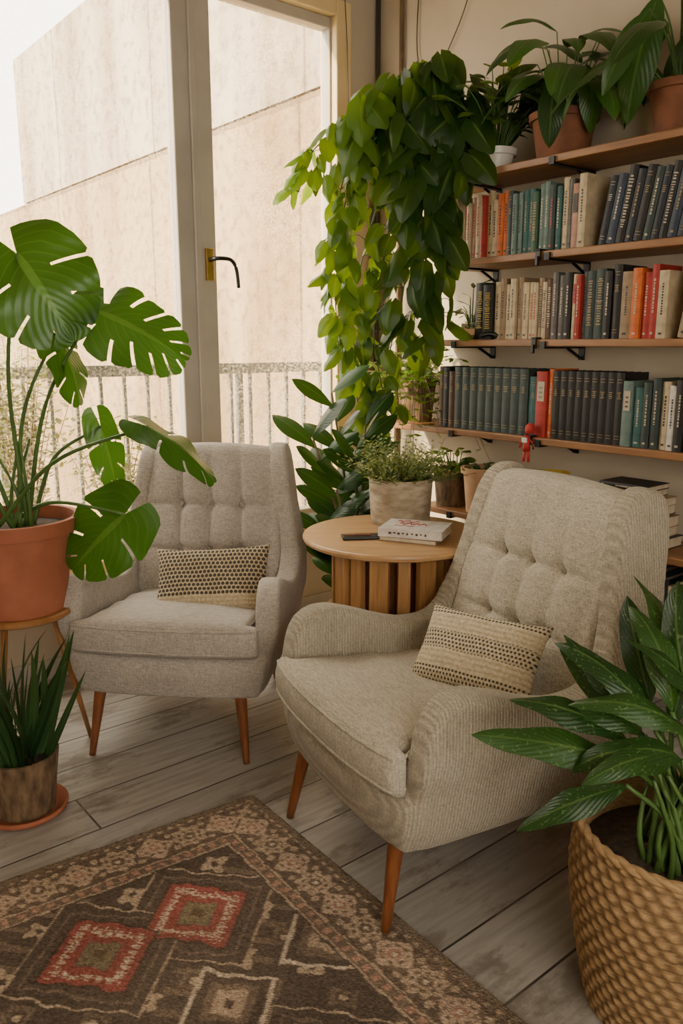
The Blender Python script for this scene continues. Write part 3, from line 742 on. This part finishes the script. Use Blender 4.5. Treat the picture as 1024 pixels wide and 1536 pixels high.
vs=np.vstack([vs,sk]); sf=[]
for i in range(len(ring)):
    j=(i+1)%len(ring); sf.append((int(ring[i]),int(ring[j]),nb+j,nb+i))
rug_me=bpy.data.meshes.new('rug'); rug_me.from_pydata(vs.tolist(),[],fs.tolist()+sf)
ca=rug_me.color_attributes.new('rc','FLOAT_COLOR','POINT')
cc=np.ones((len(vs),4)); cc[:nb,:3]=rc.reshape(-1,3); cc[nb:,:3]=(.06,.04,.025); ca.data.foreach_set('color',cc.ravel())
m,nt,bs=newmat('wool_rug'); at=N(nt,'ShaderNodeAttribute'); at.attribute_name='rc'
n=N(nt,'ShaderNodeTexNoise'); n.inputs['Scale'].default_value=260; n.inputs['Detail'].default_value=3; nt.links.new(coords(nt),n.inputs['Vector'])
nt.links.new(mixc(nt,ramp(nt,n.outputs[0],[(.35,.38),(.6,0.)]),at.outputs['Color'],(.035,.025,.018)),bs.inputs['Base Color'])
bs.inputs['Roughness'].default_value=1; bs.inputs['Specular IOR Level'].default_value=.1; addbump(nt,bs,n.outputs[0],.9,.006)
rug_me.materials.append(m)
mk_obj('rug',rug_me,None,(-.278,2.285,0),0,label='patterned brown wool rug with red diamond medallions',cat='rug')

# ------------------------------------------------------------ foliage
class Fol:
    def __init__(s): s.v=[];s.f=[];s.c=[]
    def add(s,base,d,n,L,shape,var=None,droop=.6,fold=.15,wscale=1.,wave=.0):
        d=V(d).normalized(); n=V(n); n=(n-d*n.dot(d))
        if n.length<1e-3: n=d.orthogonal()
        n.normalize(); r=d.cross(n)
        var=random.random() if var is None else var
        P,F,G=SHAPES[shape]; b=len(s.v); B=V(base)
        ph=random.uniform(0,6)
        for (x,y),(gg,tt) in zip(P,G):
            z=-fold*abs(x)+wave*math.sin(y*11+ph+ (2 if x>0 else 0))*abs(x)
            th=droop*y
            if abs(droop)>1e-3: yy=math.sin(th)/droop; zz=-(1-math.cos(th))/droop
            else: yy,zz=y,0
            yy+=z*math.sin(th); zz+=z*math.cos(th)
            s.v.append(tuple(B+(r*(x*wscale)+d*yy+n*zz)*L)); s.c.append((var,gg,tt,1))
        for q in F: s.f.append(tuple(b+i for i in q))
    def mesh(s,name,mat,origin=None):
        if origin is not None: s.v=clampv(s.v,origin)
        me=mk_mesh(name,s.v,s.f,[mat],None,True)
        ca=me.color_attributes.new('lv','FLOAT_COLOR','POINT'); ca.data.foreach_set('color',np.array(s.c).ravel()); return me
def radial(angs,Ls,n,J,slit=0,ymax=.95):
    P=[];G=[];F=[]
    ts=[i/n for i in range(n+1)]
    ka=[0,.06,.2,.4,.6,.8,1]
    cols=[]
    for i,t in enumerate(ts):
        an=float(math.radians(np.interp(t,ka,angs))); L=float(np.interp(t,ka,Ls))
        if slit and i%slit in (slit-1,0) and .1<t<.92: L*=.94
        row=[]
        for side in (-1,1):
            r=[]
            for j in range(1,J+1):
                u=j/J; a=an*(1-.12*u) if an<2 else an
                x=math.sin(a)*L*u; y=t*ymax+math.cos(a)*L*u
                P.append((side*x,y)); G.append((u,t)); r.append(len(P)-1)
            row.append(r)
        P.append((0,t*ymax)); G.append((0,t)); row.append(len(P)-1); cols.append(row)
    for i in range(n):
        cut=J
        t=(ts[i]+ts[i+1])/2
        if slit and i%slit==slit-1 and .08<t<.9: cut=3+(i//slit)%2
        for side in (0,1):
            a=[cols[i][2]]+cols[i][side]; b=[cols[i+1][2]]+cols[i+1][side]
            for j in range(J):
                if j>=cut: continue
                q=(a[j],a[j+1],b[j+1],b[j]); F.append(q if side else q[::-1])
    return P,F,G
def strip(wf,n=12,J=2):
    P=[];G=[];F=[]
    for i in range(n+1):
        t=i/n; w=wf(t)
        for j in range(-J,J+1): P.append((w*j/J,t)); G.append((abs(j)/J,t))
    m=2*J+1
    for i in range(n):
        for j in range(m-1):
            a=i*m+j; F.append((a,a+1,a+m+1,a+m))
    return P,F,G
def sn(x): return max(0.,math.sin(x))
MA=[165,130,98,76,56,38,2]
SHAPES={
 'monstera':radial(MA,[.30,.46,.54,.53,.46,.30,.02],42,8,6),
 'monstera_whole':radial(MA,[.30,.46,.52,.50,.42,.27,.02],44,8,11),
 'heart':radial([165,130,95,70,50,32,0],[.22,.34,.40,.37,.28,.17,.0],10,3),
 'lance':strip(lambda t:.145*sn(pi*min(1,t**.85))**.8+.004,14,2),
 'wide':strip(lambda t:.19*sn(pi*t**.9)**.75+.004,14,2),
 'obov':strip(lambda t:.2*sn(pi*t**1.25)**.75+.006,12,2),
 'strap':strip(lambda t:.036*(1-t**3)+.001,14,1),
 'tiny':strip(lambda t:.22*sn(pi*t)+.01,3,1),
 'small':strip(lambda t:.26*sn(pi*t**.8)+.01,6,1),
}
def rnd(a,b): return random.uniform(a,b)
def pot(parent,r0,r1,h,mat,z0=0,lip=.012,lipw=.008,seg=64,name='pot',soil=True):
    g=Geo(); th=.009
    prof=[(.0005,z0),(r0,z0),(r0+(r1-r0)*.75,z0+h*.75 if not lip else z0+h-lip*2.2)]
    if lip: prof+=[(r0+(r1-r0)*.9+lipw,z0+h-lip*2.1),(r1+lipw,z0+h)]
    else: prof+=[(r1,z0+h)]
    prof+=[(r1-th,z0+h),(r1-th-.004,z0+h*.8),(.0005,z0+h*.8)]
    g.lathe(prof,seg); me=g.mesh(name,[mat],True)
    o=mk_obj(name,me,parent); 
    m_=o.modifiers.new('e','EDGE_SPLIT'); m_.split_angle=math.radians(35)
    if soil:
        g=Geo(); R=r1-th-.002; zz_=z0+h*.86
        g.lathe([(.0005,z0+h*.8+.001),(R-.004,z0+h*.8+.001),(R,zz_),(R*.6,zz_+.006),(.0005,zz_+.010)],32); mk_obj('soil',g.mesh('soil',[M['soil']],True),parent)
    return o

# monstera + stool
PX,PY=-1.094,2.6
t=thing('plant_stool','small round wooden stool with three splayed legs','stool',(PX,PY,0))
g=Geo(); g.lathe([(.0005,.497),(.165,.497),(.175,.505),(.175,.517),(.168,.522),(.0005,.522)],56); mk_obj('stool_seat',g.mesh('s',[M['stool']]),t)
for a in (22,142,262):
    a=math.radians(a); g=Geo(); g.tube([(math.cos(a)*.10,math.sin(a)*.10,.5),(math.cos(a)*.20,math.sin(a)*.20,0)],.012,.008,10); mk_obj('leg',g.mesh('l',[M['stool']],True),t)
t=thing('potted_monstera','large split-leaf monstera in a terracotta pot on a stool','potted plant',(PX,PY,.5225))
pot(t,.15,.205,.315,M['terra'],lip=.022,lipw=.008)
O=V((PX,PY,.5225)); st_=Geo(); fo=Fol()
ML=[
 ((-.94,2.42,1.655),(.42,-.15,-.58),(.05,-.80,.50),.30,'monstera_whole',1.2,.6,.1),
 ((-.75,2.5,1.50),(.9,-.15,-.30),(.05,-.80,.62),.32,'monstera',.80,.7,.75),
 ((-.89,2.55,1.43),(.45,0,-.8),(.9,-.35,.3),.24,'monstera_whole',.75,.6,.25),
 ((-.585,2.42,1.155),(.85,-.1,-.40),(.2,-.25,.9),.27,'monstera_whole',.62,.6,.9),
 ((-.70,2.53,.86),(-.62,-.1,-.55),(.05,-.9,.42),.29,'monstera_whole',.95,.5,.7),
 ((-.80,2.66,1.13),(.25,0,-1),(.5,-.8,.1),.24,'monstera_whole',.5,.4,1.),
 ((-1.35,2.42,1.55),(-.7,-.2,-.2),(0,-.6,.8),.33,'monstera',1,.6,.4),
 ((-1.30,2.38,1.15),(-.7,-.4,-.3),(0,-.6,.8),.3,'monstera',1,.6,.4),
]
for i,(b,d,n,L,sh_,ws,dr,var) in enumerate(ML):
    fo.add(V(b)-O,d,n,L,sh_,var,dr,.14,ws,.07)
    b0=V((rnd(-.06,.06),rnd(-.05,.05),.27)); b1=V(b)-O
    mid=b0.lerp(b1,.5)+V((-.04 if b1.x>0 else .03,0,.06))
    st_.tube(catmull([b0,mid,b1],8),.0085,.0045,8)
for i in range(6):
    b0=V((rnd(-.08,.08),rnd(-.08,.08),.27)); st_.tube(catmull([b0,b0+V((rnd(-.04,.06),-.02,.12)),b0+V((rnd(-.12,.12),-.02,.3))],6),.008,.004,7)
mk_obj('stems',st_.mesh('st',[M['stem']],True),t); mk_obj('foliage',fo.mesh('fo',LM['monstera'],O),t)

# strap plant lower left
t=thing('potted_snake_plant','strappy green plant in a rough brown pot with terracotta saucer','potted plant',(-.965,2.21,0))
g=Geo(); g.lathe([(.0005,0),(.105,0),(.122,.012),(.125,.026),(.116,.026),(.108,.012),(.0005,.012)],48); mk_obj('saucer',g.mesh('s',[M['terra']],True),t)
pot(t,.085,.108,.185,M['bark'],z0=.0125,lip=0)
fo=Fol()
for i in range(56):
    a=rnd(0,2*pi); r=rnd(0,.075); fo.add((r*math.cos(a),r*math.sin(a),.16),(math.cos(a)*rnd(.05,.6),math.sin(a)*rnd(.05,.4),1),(math.cos(a+1.2),math.sin(a+1.2),.1),rnd(.16,.44),'strap',None,rnd(-.1,1.1),.3,1.0)
mk_obj('foliage',fo.mesh('fo',LM['strap']),t)

# big basket plant
BX,BY=.715,1.49
t=thing('basket_planter','broad-leaved plant in a round woven seagrass basket','potted plant',(BX,BY,0))
nA,nZ=216,150; hB=.42; rows=19
vs=[];fs=[];cs_=[]
for j in range(nZ+1):
    zf=j/nZ; z_=hB*zf; rb=.175+.05*math.sin(min(1,zf*1.15)*pi*.5)-.012*max(0,zf-.75)/.25
    rw=zf*rows; k=int(rw); fr=rw-k
    for i in range(nA):
        a=2*pi*i/nA; ph=a*40+(k%2)*pi
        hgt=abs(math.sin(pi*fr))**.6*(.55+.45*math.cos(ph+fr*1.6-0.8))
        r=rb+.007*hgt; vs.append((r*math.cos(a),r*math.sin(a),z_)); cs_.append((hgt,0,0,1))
for j in range(nZ):
    for i in range(nA):
        i2=(i+1)%nA; fs.append((j*nA+i,j*nA+i2,(j+1)*nA+i2,(j+1)*nA+i))
b=len(vs)
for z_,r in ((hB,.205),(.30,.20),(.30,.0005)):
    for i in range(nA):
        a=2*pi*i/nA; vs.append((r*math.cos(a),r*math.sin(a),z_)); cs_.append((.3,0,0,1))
for j,(A,B) in enumerate(((nZ*nA,b),(b,b+nA),(b+nA,b+2*nA))):
    for i in range(nA):
        i2=(i+1)%nA; fs.append((A+i,A+i2,B+i2,B+i))
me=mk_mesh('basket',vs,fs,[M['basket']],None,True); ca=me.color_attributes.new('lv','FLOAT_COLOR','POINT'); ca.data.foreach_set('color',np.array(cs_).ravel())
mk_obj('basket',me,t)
g=Geo(); 
for k in range(2):
    rim=[(math.cos(2*pi*i/96)*(.214+.004*math.sin(i*1.2+k*pi)),math.sin(2*pi*i/96)*(.214+.004*math.sin(i*1.2+k*pi)),hB+.004*math.cos(i*1.2+k*pi)) for i in range(97)]; g.tube(rim,.008,.008,8)
rme=g.mesh('r',[M['basket']],True); ca=rme.color_attributes.new('lv','FLOAT_COLOR','POINT'); ca.data.foreach_set('color',np.array([(.7,0,0,1)]*len(rme.vertices)).ravel()); mk_obj('basket_rim',rme,t)
g=Geo(); g.lathe([(.0005,.305),(.198,.305),(.199,.345),(.1,.36),(.0005,.37)],40); mk_obj('soil',g.mesh('s',[M['soil']],True),t)
fo=Fol(); st_=Geo(); O=V((BX,BY,0))
BL=[((.535,1.44,.60),(-.88,-.05,.30),.29,.55),((.555,1.46,.63),(-.75,0,.60),.26,.6),((.575,1.47,.65),(-.42,.05,.8),.22,.8),((.545,1.42,.555),(-.80,-.1,-.15),.25,.5),
 ((.60,1.44,.66),(-.35,-.05,.75),.27,1.1),((.62,1.42,.60),(-.25,-.45,.55),.24,1.3),((.64,1.46,.66),(.05,-.1,.9),.26,.9),((.66,1.48,.66),(.35,0,.8),.28,.9),((.70,1.46,.64),(.6,-.1,.6),.28,1.1),
 ((.70,1.42,.62),(.25,-.4,.7),.26,1.2),((.62,1.52,.68),(-.25,.2,.9),.26,.8),((.74,1.5,.66),(.5,.3,.8),.28,.9),((.68,1.54,.70),(.1,.1,1),.27,.7),((.74,1.44,.60),(.7,-.3,.5),.28,1.2),
 ((.78,1.48,.68),(.5,-.2,.8),.28,1.),((.63,1.44,.70),(-.1,-.15,.7),.28,1.4),((.60,1.50,.62),(-.6,.1,.75),.27,.9),((.69,1.44,.72),(.2,-.2,.7),.28,1.4),
 ((.66,1.42,.66),(-.45,-.2,.55),.25,1.3),((.70,1.44,.68),(-.25,-.2,.8),.27,1.2),((.67,1.46,.72),(-.3,0,.8),.26,1.1),((.73,1.46,.72),(.1,-.1,.9),.27,1.),((.76,1.42,.64),(.3,-.4,.5),.26,1.3),
 ((.78,1.44,.74),(.2,-.2,.9),.28,1.1),((.64,1.40,.62),(-.5,-.3,.5),.24,1.4),((.59,1.46,.64),(-.6,-.1,.7),.25,1.3)]
for (b,d,L,dr) in BL:
    b=V(b)+V((.012,0,0)); n=V((rnd(-.6,.6),-.45,.75)); fo.add(b-O,d,n,L*rnd(.92,1.08),'lance',rnd(0,1),dr*rnd(.9,1.6),.3,rnd(.70,.95),.2)
    s0=V((BX,BY,.345))+V((rnd(-.09,.05),rnd(-.09,.06),0)); mid=s0.lerp(b,.55)+V((.02,0,.02)); st_.tube([p-O for p in catmull([s0,mid,b],6)],.0075,.0045,7)
for i in range(16):
    a=rnd(0,2*pi); s0=V((rnd(-.10,.07),rnd(-.10,.05),.34)); st_.tube(catmull([s0,s0+V((rnd(-.03,.03),0,.1)),s0+V((math.cos(a)*.06,math.sin(a)*.05,.24))],5),.007,.004,7)
mk_obj('stems',st_.mesh('st',[M['stem']],True),t); mk_obj('foliage',fo.mesh('fo',LM['lily']),t)

# glossy plant behind the table
RO=V((.08,3.46,0))
t=thing('potted_rubber_plant','tall dark glossy-leaved plant in a floor pot behind the table','potted plant',RO)
pot(t,.11,.135,.25,M['terra_d'])
fo=Fol(); st_=Geo()
for (tx,ty,tz) in ((-.12,-.12,1.20),(-.20,-.14,1.02),(-.02,-.12,.96),(-.10,-.16,.8),(.02,-.1,1.06),(-.16,-.13,.62)):
    pth=catmull([(rnd(-.03,.03),rnd(-.03,.03),.2),(tx*.4,ty*.4,.2+(tz-.2)*.5),(tx,ty,tz)],8); st_.tube(pth,.010,.004,7)
    for k in range(4,len(pth)):
        a=k*2.4+tx*9; p=pth[k]; up=.45+.6*(k/len(pth))
        fo.add(p,(math.cos(a),math.sin(a)*.8-.1,up),(-math.cos(a)*.3,-.7,.8),rnd(.17,.25),'obov',rnd(0,1),.5,.2,.95)
mk_obj('stems',st_.mesh('st',[M['stem_b']],True),t); mk_obj('foliage',fo.mesh('fo',LM['rubber'],RO),t)

# herb pot on table
t=thing('potted_herb','bushy thyme-like herb in a mottled concrete pot on the table','potted plant',(.225,3.0,TZ+.0005))
pot(t,.112,.122,.175,M['concrete'],lip=0)
fo=Fol(); st_=Geo()
for i in range(280):
    a=rnd(0,2*pi); r=rnd(0,.095); el=rnd(.05,1.); L=rnd(.10,.21)
    b0=V((r*math.cos(a),r*math.sin(a),.15)); d=V((math.cos(a)*(1.1-el*.7),math.sin(a)*(1.1-el*.7),.30+el*.9)).normalized()
    pts=[b0+d*(L*k/4)+V((0,0,-.02*(k/4)**2)) for k in range(5)]; st_.tube(pts,.0012,.0007,4)
    for k in range(11):
        tt=.2+.8*k/11; p=b0+d*(L*tt); an=rnd(0,2*pi)
        fo.add(p,(math.cos(an),math.sin(an),.5),(0,0,1),rnd(.014,.026),'tiny',rnd(0,1),.2)
mk_obj('stems',st_.mesh('st',[M['stem']],True),t); mk_obj('foliage',fo.mesh('fo',LM['herb']),t)

# trailing vine on the top shelf
pv=RW(.14,.54,2.0905); t=thing('trailing_pothos','long trailing heart-leaved vine cascading from the top shelf','potted plant',pv)
pot(t,.07,.09,.14,M['terra_d'])
fo=Fol(); st_=Geo(); top=pv+V((-.02,-.02,.15))
ST=[[(.35,3.6,2.48),(.2,3.58,2.38),(.02,3.56,2.28),(-.12,3.56,2.18),(-.18,3.55,2.02)],
 [(.3,3.6,2.40),(.12,3.58,2.22),(.02,3.58,2.0),(.0,3.56,1.75),(.04,3.56,1.45),(.06,3.56,1.2),(.12,3.54,1.0)],
 [(.3,3.6,2.35),(.2,3.58,2.1),(.10,3.6,1.8),(.05,3.58,1.5),(.09,3.58,1.2),(.16,3.54,.98)],
 [(.4,3.53,2.3),(.36,3.50,2.0),(.34,3.50,1.7),(.30,3.54,1.42)],
 [(.45,3.5,2.25),(.43,3.47,1.95),(.41,3.47,1.7),(.40,3.5,1.5)],
 [(.3,3.53,2.45),(.27,3.5,2.2),(.28,3.48,1.9),(.26,3.52,1.6),(.20,3.55,1.3),(.22,3.52,1.08)],
 [(.4,3.58,2.45),(.25,3.53,2.42),(.10,3.5,2.30),(.02,3.5,2.1),(-.03,3.5,1.9),(-.05,3.5,1.72)],
 [(.52,3.55,2.42),(.5,3.46,2.25),(.46,3.46,2.08)],
 [(.4,3.6,2.4),(.34,3.5,2.3),(.32,3.47,2.1),(.36,3.47,1.85)],
 [(.3,3.6,2.46),(.1,3.6,2.33),(-.05,3.6,2.2),(-.08,3.6,2.05)],
 [(.35,3.55,2.35),(.12,3.52,2.2),(.04,3.5,1.95),(-.02,3.52,1.7),(-.02,3.54,1.5),(.02,3.54,1.3)],
 [(.42,3.58,2.5),(.38,3.52,2.5),(.3,3.5,2.42)],
 [(.42,3.52,2.2),(.40,3.46,1.9),(.33,3.48,1.65),(.36,3.5,1.4)],
 [(.35,3.56,2.3),(.24,3.54,2.05),(.18,3.54,1.75),(.14,3.56,1.45),(.19,3.54,1.15)],
]
for si,S_ in enumerate(ST):
    pth=catmull([top]+S_,10); st_.tube([p-pv for p in pth],.0045,.0022,6)
    dist=0; last=pth[0]; k=0
    for p in pth[3:]:
        dist+=(p-last).length; last=p
        if dist>(.05 if p.z>2.0 else .052):
            dist=0; k+=1
            upper=p.z>2.1 and p.x>.1
            right=p.x>.22
            for q in range(2):
                a=rnd(pi*.7,pi*2.3)
                out=V((math.cos(a),math.sin(a),0)); pe=p+out*rnd(.02,.085)+V((0,0,rnd(-.04,.05)))
                st_.tube([p-pv,p.lerp(pe,.5)+V((0,0,.012))-pv,pe-pv],.0018,.0015,4)
                L=rnd(.13,.19) if upper else (rnd(.10,.155) if right else rnd(.07,.125))
                d=V((out.x*.6+rnd(-.6,.6),out.y*.5,-rnd(.5,1.2))) ; n=out*.8+V((rnd(-.6,.6),-.35,rnd(-.1,.8)))
                fo.add(pe-pv,d,n,L,'heart',min(1,max(0,(.80-p.x*2.8)+rnd(-.3,.3))),rnd(.2,1.1),rnd(.15,.5),.9,.08)  # leaf colour paints in window light: lighter to the left, darker to the right
mk_obj('vines',st_.mesh('st',[M['stem']],True),t); mk_obj('foliage',fo.mesh('fo',LM['pothos'],pv),t)

# rough root pot plant on shelf d end
pv=RW(.14,.27,1.0305); t=thing('potted_trailing_fern','leafy plant in a fibrous root-covered pot at the shelf end','potted plant',pv)
pot(t,.075,.095,.20,M['bark'],lip=0)
fo=Fol(); st_=Geo()
for i in range(70):
    a=rnd(0,2*pi); r=rnd(0,.06); el=rnd(.2,1.); L=rnd(.18,.36)
    if i>28: a=rnd(pi*.75,pi*1.9); L=rnd(.25,.42)
    b0=V((r*math.cos(a),r*math.sin(a),.18)); d=V((math.cos(a)*(1.1-el),math.sin(a)*(1.1-el),.4+el*.9)).normalized()
    dr=.25 if i<=28 else .75
    pts=[b0+d*(L*k/6)+V((math.cos(a),math.sin(a),0))*(.08*(k/6)**2)-V((0,0,dr*L*1.9*(k/6)**2)) for k in range(7)]
    st_.tube(clampv(pts,pv),.002,.001,4)
    for p in pts[2:]:
        for q in range(2):
            an=rnd(0,2*pi); fo.add(p,(math.cos(an),math.sin(an),rnd(-.5,.5)),(0,-.5,1),rnd(.025,.045),'small',rnd(.3,1),.4)
mk_obj('stems',st_.mesh('st',[M['stem_b']],True),t); mk_obj('foliage',fo.mesh('fo',LM['pothos'],pv),t)

def bushy(name,label,pos,r0,r1,h,pm_,count,Lr,leaf,lm,stemL,spread,up=.7,droop=.8,lip=.012,ws=1.,extra=()):
    t=thing(name,label,'potted plant',pos); pot(t,r0,r1,h,pm_,lip=lip)
    fo=Fol(); st_=Geo()
    for i in range(count):
        a=i*2.399+rnd(-.3,.3); L=rnd(*stemL); el=rnd(.0,1.)
        out=V((math.cos(a),math.sin(a),0))
        if out.dot(ex)>.3: out=out-ex*(out.dot(ex)*.7)
        b0=V((math.cos(a)*r0*.4,math.sin(a)*r0*.4,h*.85))
        tip=b0+out*(L*spread*(1.1-el))+V((0,0,L*(.45+.6*el)))
        st_.tube(clampv(catmull([b0,b0.lerp(tip,.5)+V((0,0,L*.12)),tip],4),pos),.003,.002,5)
        fo.add(tip,out*1+V((rnd(-.4,.4),rnd(-.4,.4),up*el-.1)),V((-out.x*.2,-.35,1)),rnd(*Lr),leaf,rnd(0,1),droop*rnd(.6,1.4),.2,ws,.08)
    for (b_,d_,n_,L_) in extra:
        b_=V(b_)-V(pos); b0=V((0,0,h*.85)); st_.tube(catmull([b0,b0.lerp(b_,.5)+V((0,0,.05)),b_],5),.005,.003,6)
        fo.add(b_,d_,n_,L_,leaf,rnd(0,1),1.0,.2,ws,.1)
    mk_obj('stems',st_.mesh('st',[M['stem']],True),t); mk_obj('foliage',fo.mesh('fo',LM[lm],pos),t); return t
bushy('potted_ivy','leafy green plant in a small white bowl on the top shelf',RW(.17,.74,2.0905),.055,.075,.085,M['white_c'],90,(.05,.09),'heart','pothos',(.12,.36),.7,.4,.7)
bushy('potted_calathea','broad drooping-leaved plant in a terracotta pot on the top shelf',RW(.15,1.05,2.0905),.095,.125,.16,M['terra_d'],38,(.20,.29),'wide','calathea',(.14,.30),.75,.5,1.6,ws=1.,
  extra=[((.78,3.18,2.36),(-.2,-.4,-.9),(-.3,-.8,.2),.26),((.88,3.14,2.38),(.2,-.4,-.9),(.1,-.8,.2),.24)])
bushy('potted_calathea','large arching-leaved plant in a clay pot on the top shelf',RW(.13,1.50,2.0905),.07,.10,.17,M['terra_d'],10,(.30,.40),'wide','calathea',(.18,.34),.8,.3,1.6,ws=.80,
  extra=[((1.02,2.86,2.50),(-.35,-.1,-.9),(-.5,-.8,.1),.40),((.98,2.82,2.44),(-.6,-.1,-.7),(-.3,-.8,.4),.28),((1.08,2.84,2.55),(.3,-.2,-.4),(0,-.6,.8),.4)])
bushy('potted_succulent','small green plant in a dark pot beside the books',RW(.13,.60,1.4165),.03,.038,.07,M['bark'],20,(.05,.10),'lance','rubber',(.04,.18),.4,.7,.5)
bushy('potted_succulent','tiny green plant in a pale cup beside the books',RW(.215,.665,1.4165),.018,.024,.045,M['terra_p'],14,(.02,.035),'small','herb',(.01,.04),.6,.6,.5)
bushy('potted_fern','low green plant in a woven brown pot on the low shelf',RW(.16,.535,.6605),.070,.085,.17,M['bark'],50,(.04,.07),'small','pothos',(.04,.12),.7,.5,.7,lip=0)
bushy('potted_seedling','pale clay pot with dark sprigs on the low shelf',RW(.17,.725,.6605),.066,.088,.20,M['terra_p'],24,(.03,.05),'small','rubber',(.02,.06),.9,.4,.7)
t=thing('bowl','small yellow patterned bowl standing on stacked books','bowl',RW(.15,1.08,zs+.001))
g=Geo(); g.lathe([(.0005,0),(.035,0),(.065,.02),(.078,.05),(.074,.05),(.06,.023),(.0005,.008)],48); mk_obj('bowl_body',g.mesh('b',[M['yellow']],True),t)
t=thing('ornament','small dark stone ornament in front of the books','ornament',RW(.247,.80,1.4165))
g=Geo(); g.tube(catmull([(-.035,-.0,.012),(-.01,0,.022),(.02,0,.02),(.035,0,.012)],5),.008,.012,8); me=g.mesh('o',[M['black']],True)
mk_obj('ornament_body',me,t)

# outdoor shrubs
for (w,yo,hh,nst) in ((1.72,.72,1.15,34),(1.25,.75,.8,20),(2.28,.7,1.2,30),(.75,.75,.5,12)):
    p=RW(w,-yo,-.0395); t=thing('outdoor_shrub','wispy sunlit shrub in a pot on the balcony','shrub',p,group='balcony shrubs')
    pot(t,.14,.17,.28,M['terra_d'])
    fo=Fol(); st_=Geo()
    for i in range(nst):
        a=rnd(0,2*pi); L=hh*rnd(.7,1.1); sp=rnd(.05,.24)
        pts=catmull([(0,0,.24),(math.cos(a)*sp*.4,math.sin(a)*sp*.4,.24+L*.55),(math.cos(a)*sp,math.sin(a)*sp,.24+L)],8)
        st_.tube(pts,.004,.0015,5)
        for pp in pts[5:]:
            for q in range(5):
                an=rnd(0,2*pi); fo.add(pp+V((rnd(-.05,.05),rnd(-.05,.05),rnd(-.04,.04))),(math.cos(an),math.sin(an),rnd(-.4,.6)),(0,0,1),rnd(.035,.06),'tiny',rnd(0,1),.3)
    mk_obj('stems',st_.mesh('st',[M['stem_b']],True),t); mk_obj('foliage',fo.mesh('fo',LM['shrub']),t)

# ------------------------------------------------------------ lights, world, camera
w=bpy.data.worlds.new('world'); scene.world=w; w.use_nodes=True
bg=w.node_tree.nodes['Background']; bg.inputs[0].default_value=(1,.915,.775,1); bg.inputs[1].default_value=8.2
sl=bpy.data.lights.new('sun','SUN'); sl.energy=18; sl.angle=math.radians(5); sl.color=(1,.80,.52)
so=bpy.data.objects.new('sun',sl); COL.objects.link(so)
tosun=(-ex*.8+ey*.25+V((0,0,.40))).normalized(); so.rotation_euler=tosun.to_track_quat('Z','Y').to_euler(); so.location=(-5,2,6)
cam=bpy.data.cameras.new('camera'); co_=bpy.data.objects.new('camera',cam); COL.objects.link(co_)
cam.sensor_fit='VERTICAL'; cam.sensor_height=36; cam.sensor_width=24; cam.lens=1200/1536*36
co_.location=(0,0,1.4); co_.rotation_euler=(math.radians(90-11.9),0,0)
cam.clip_start=.05
scene.camera=co_
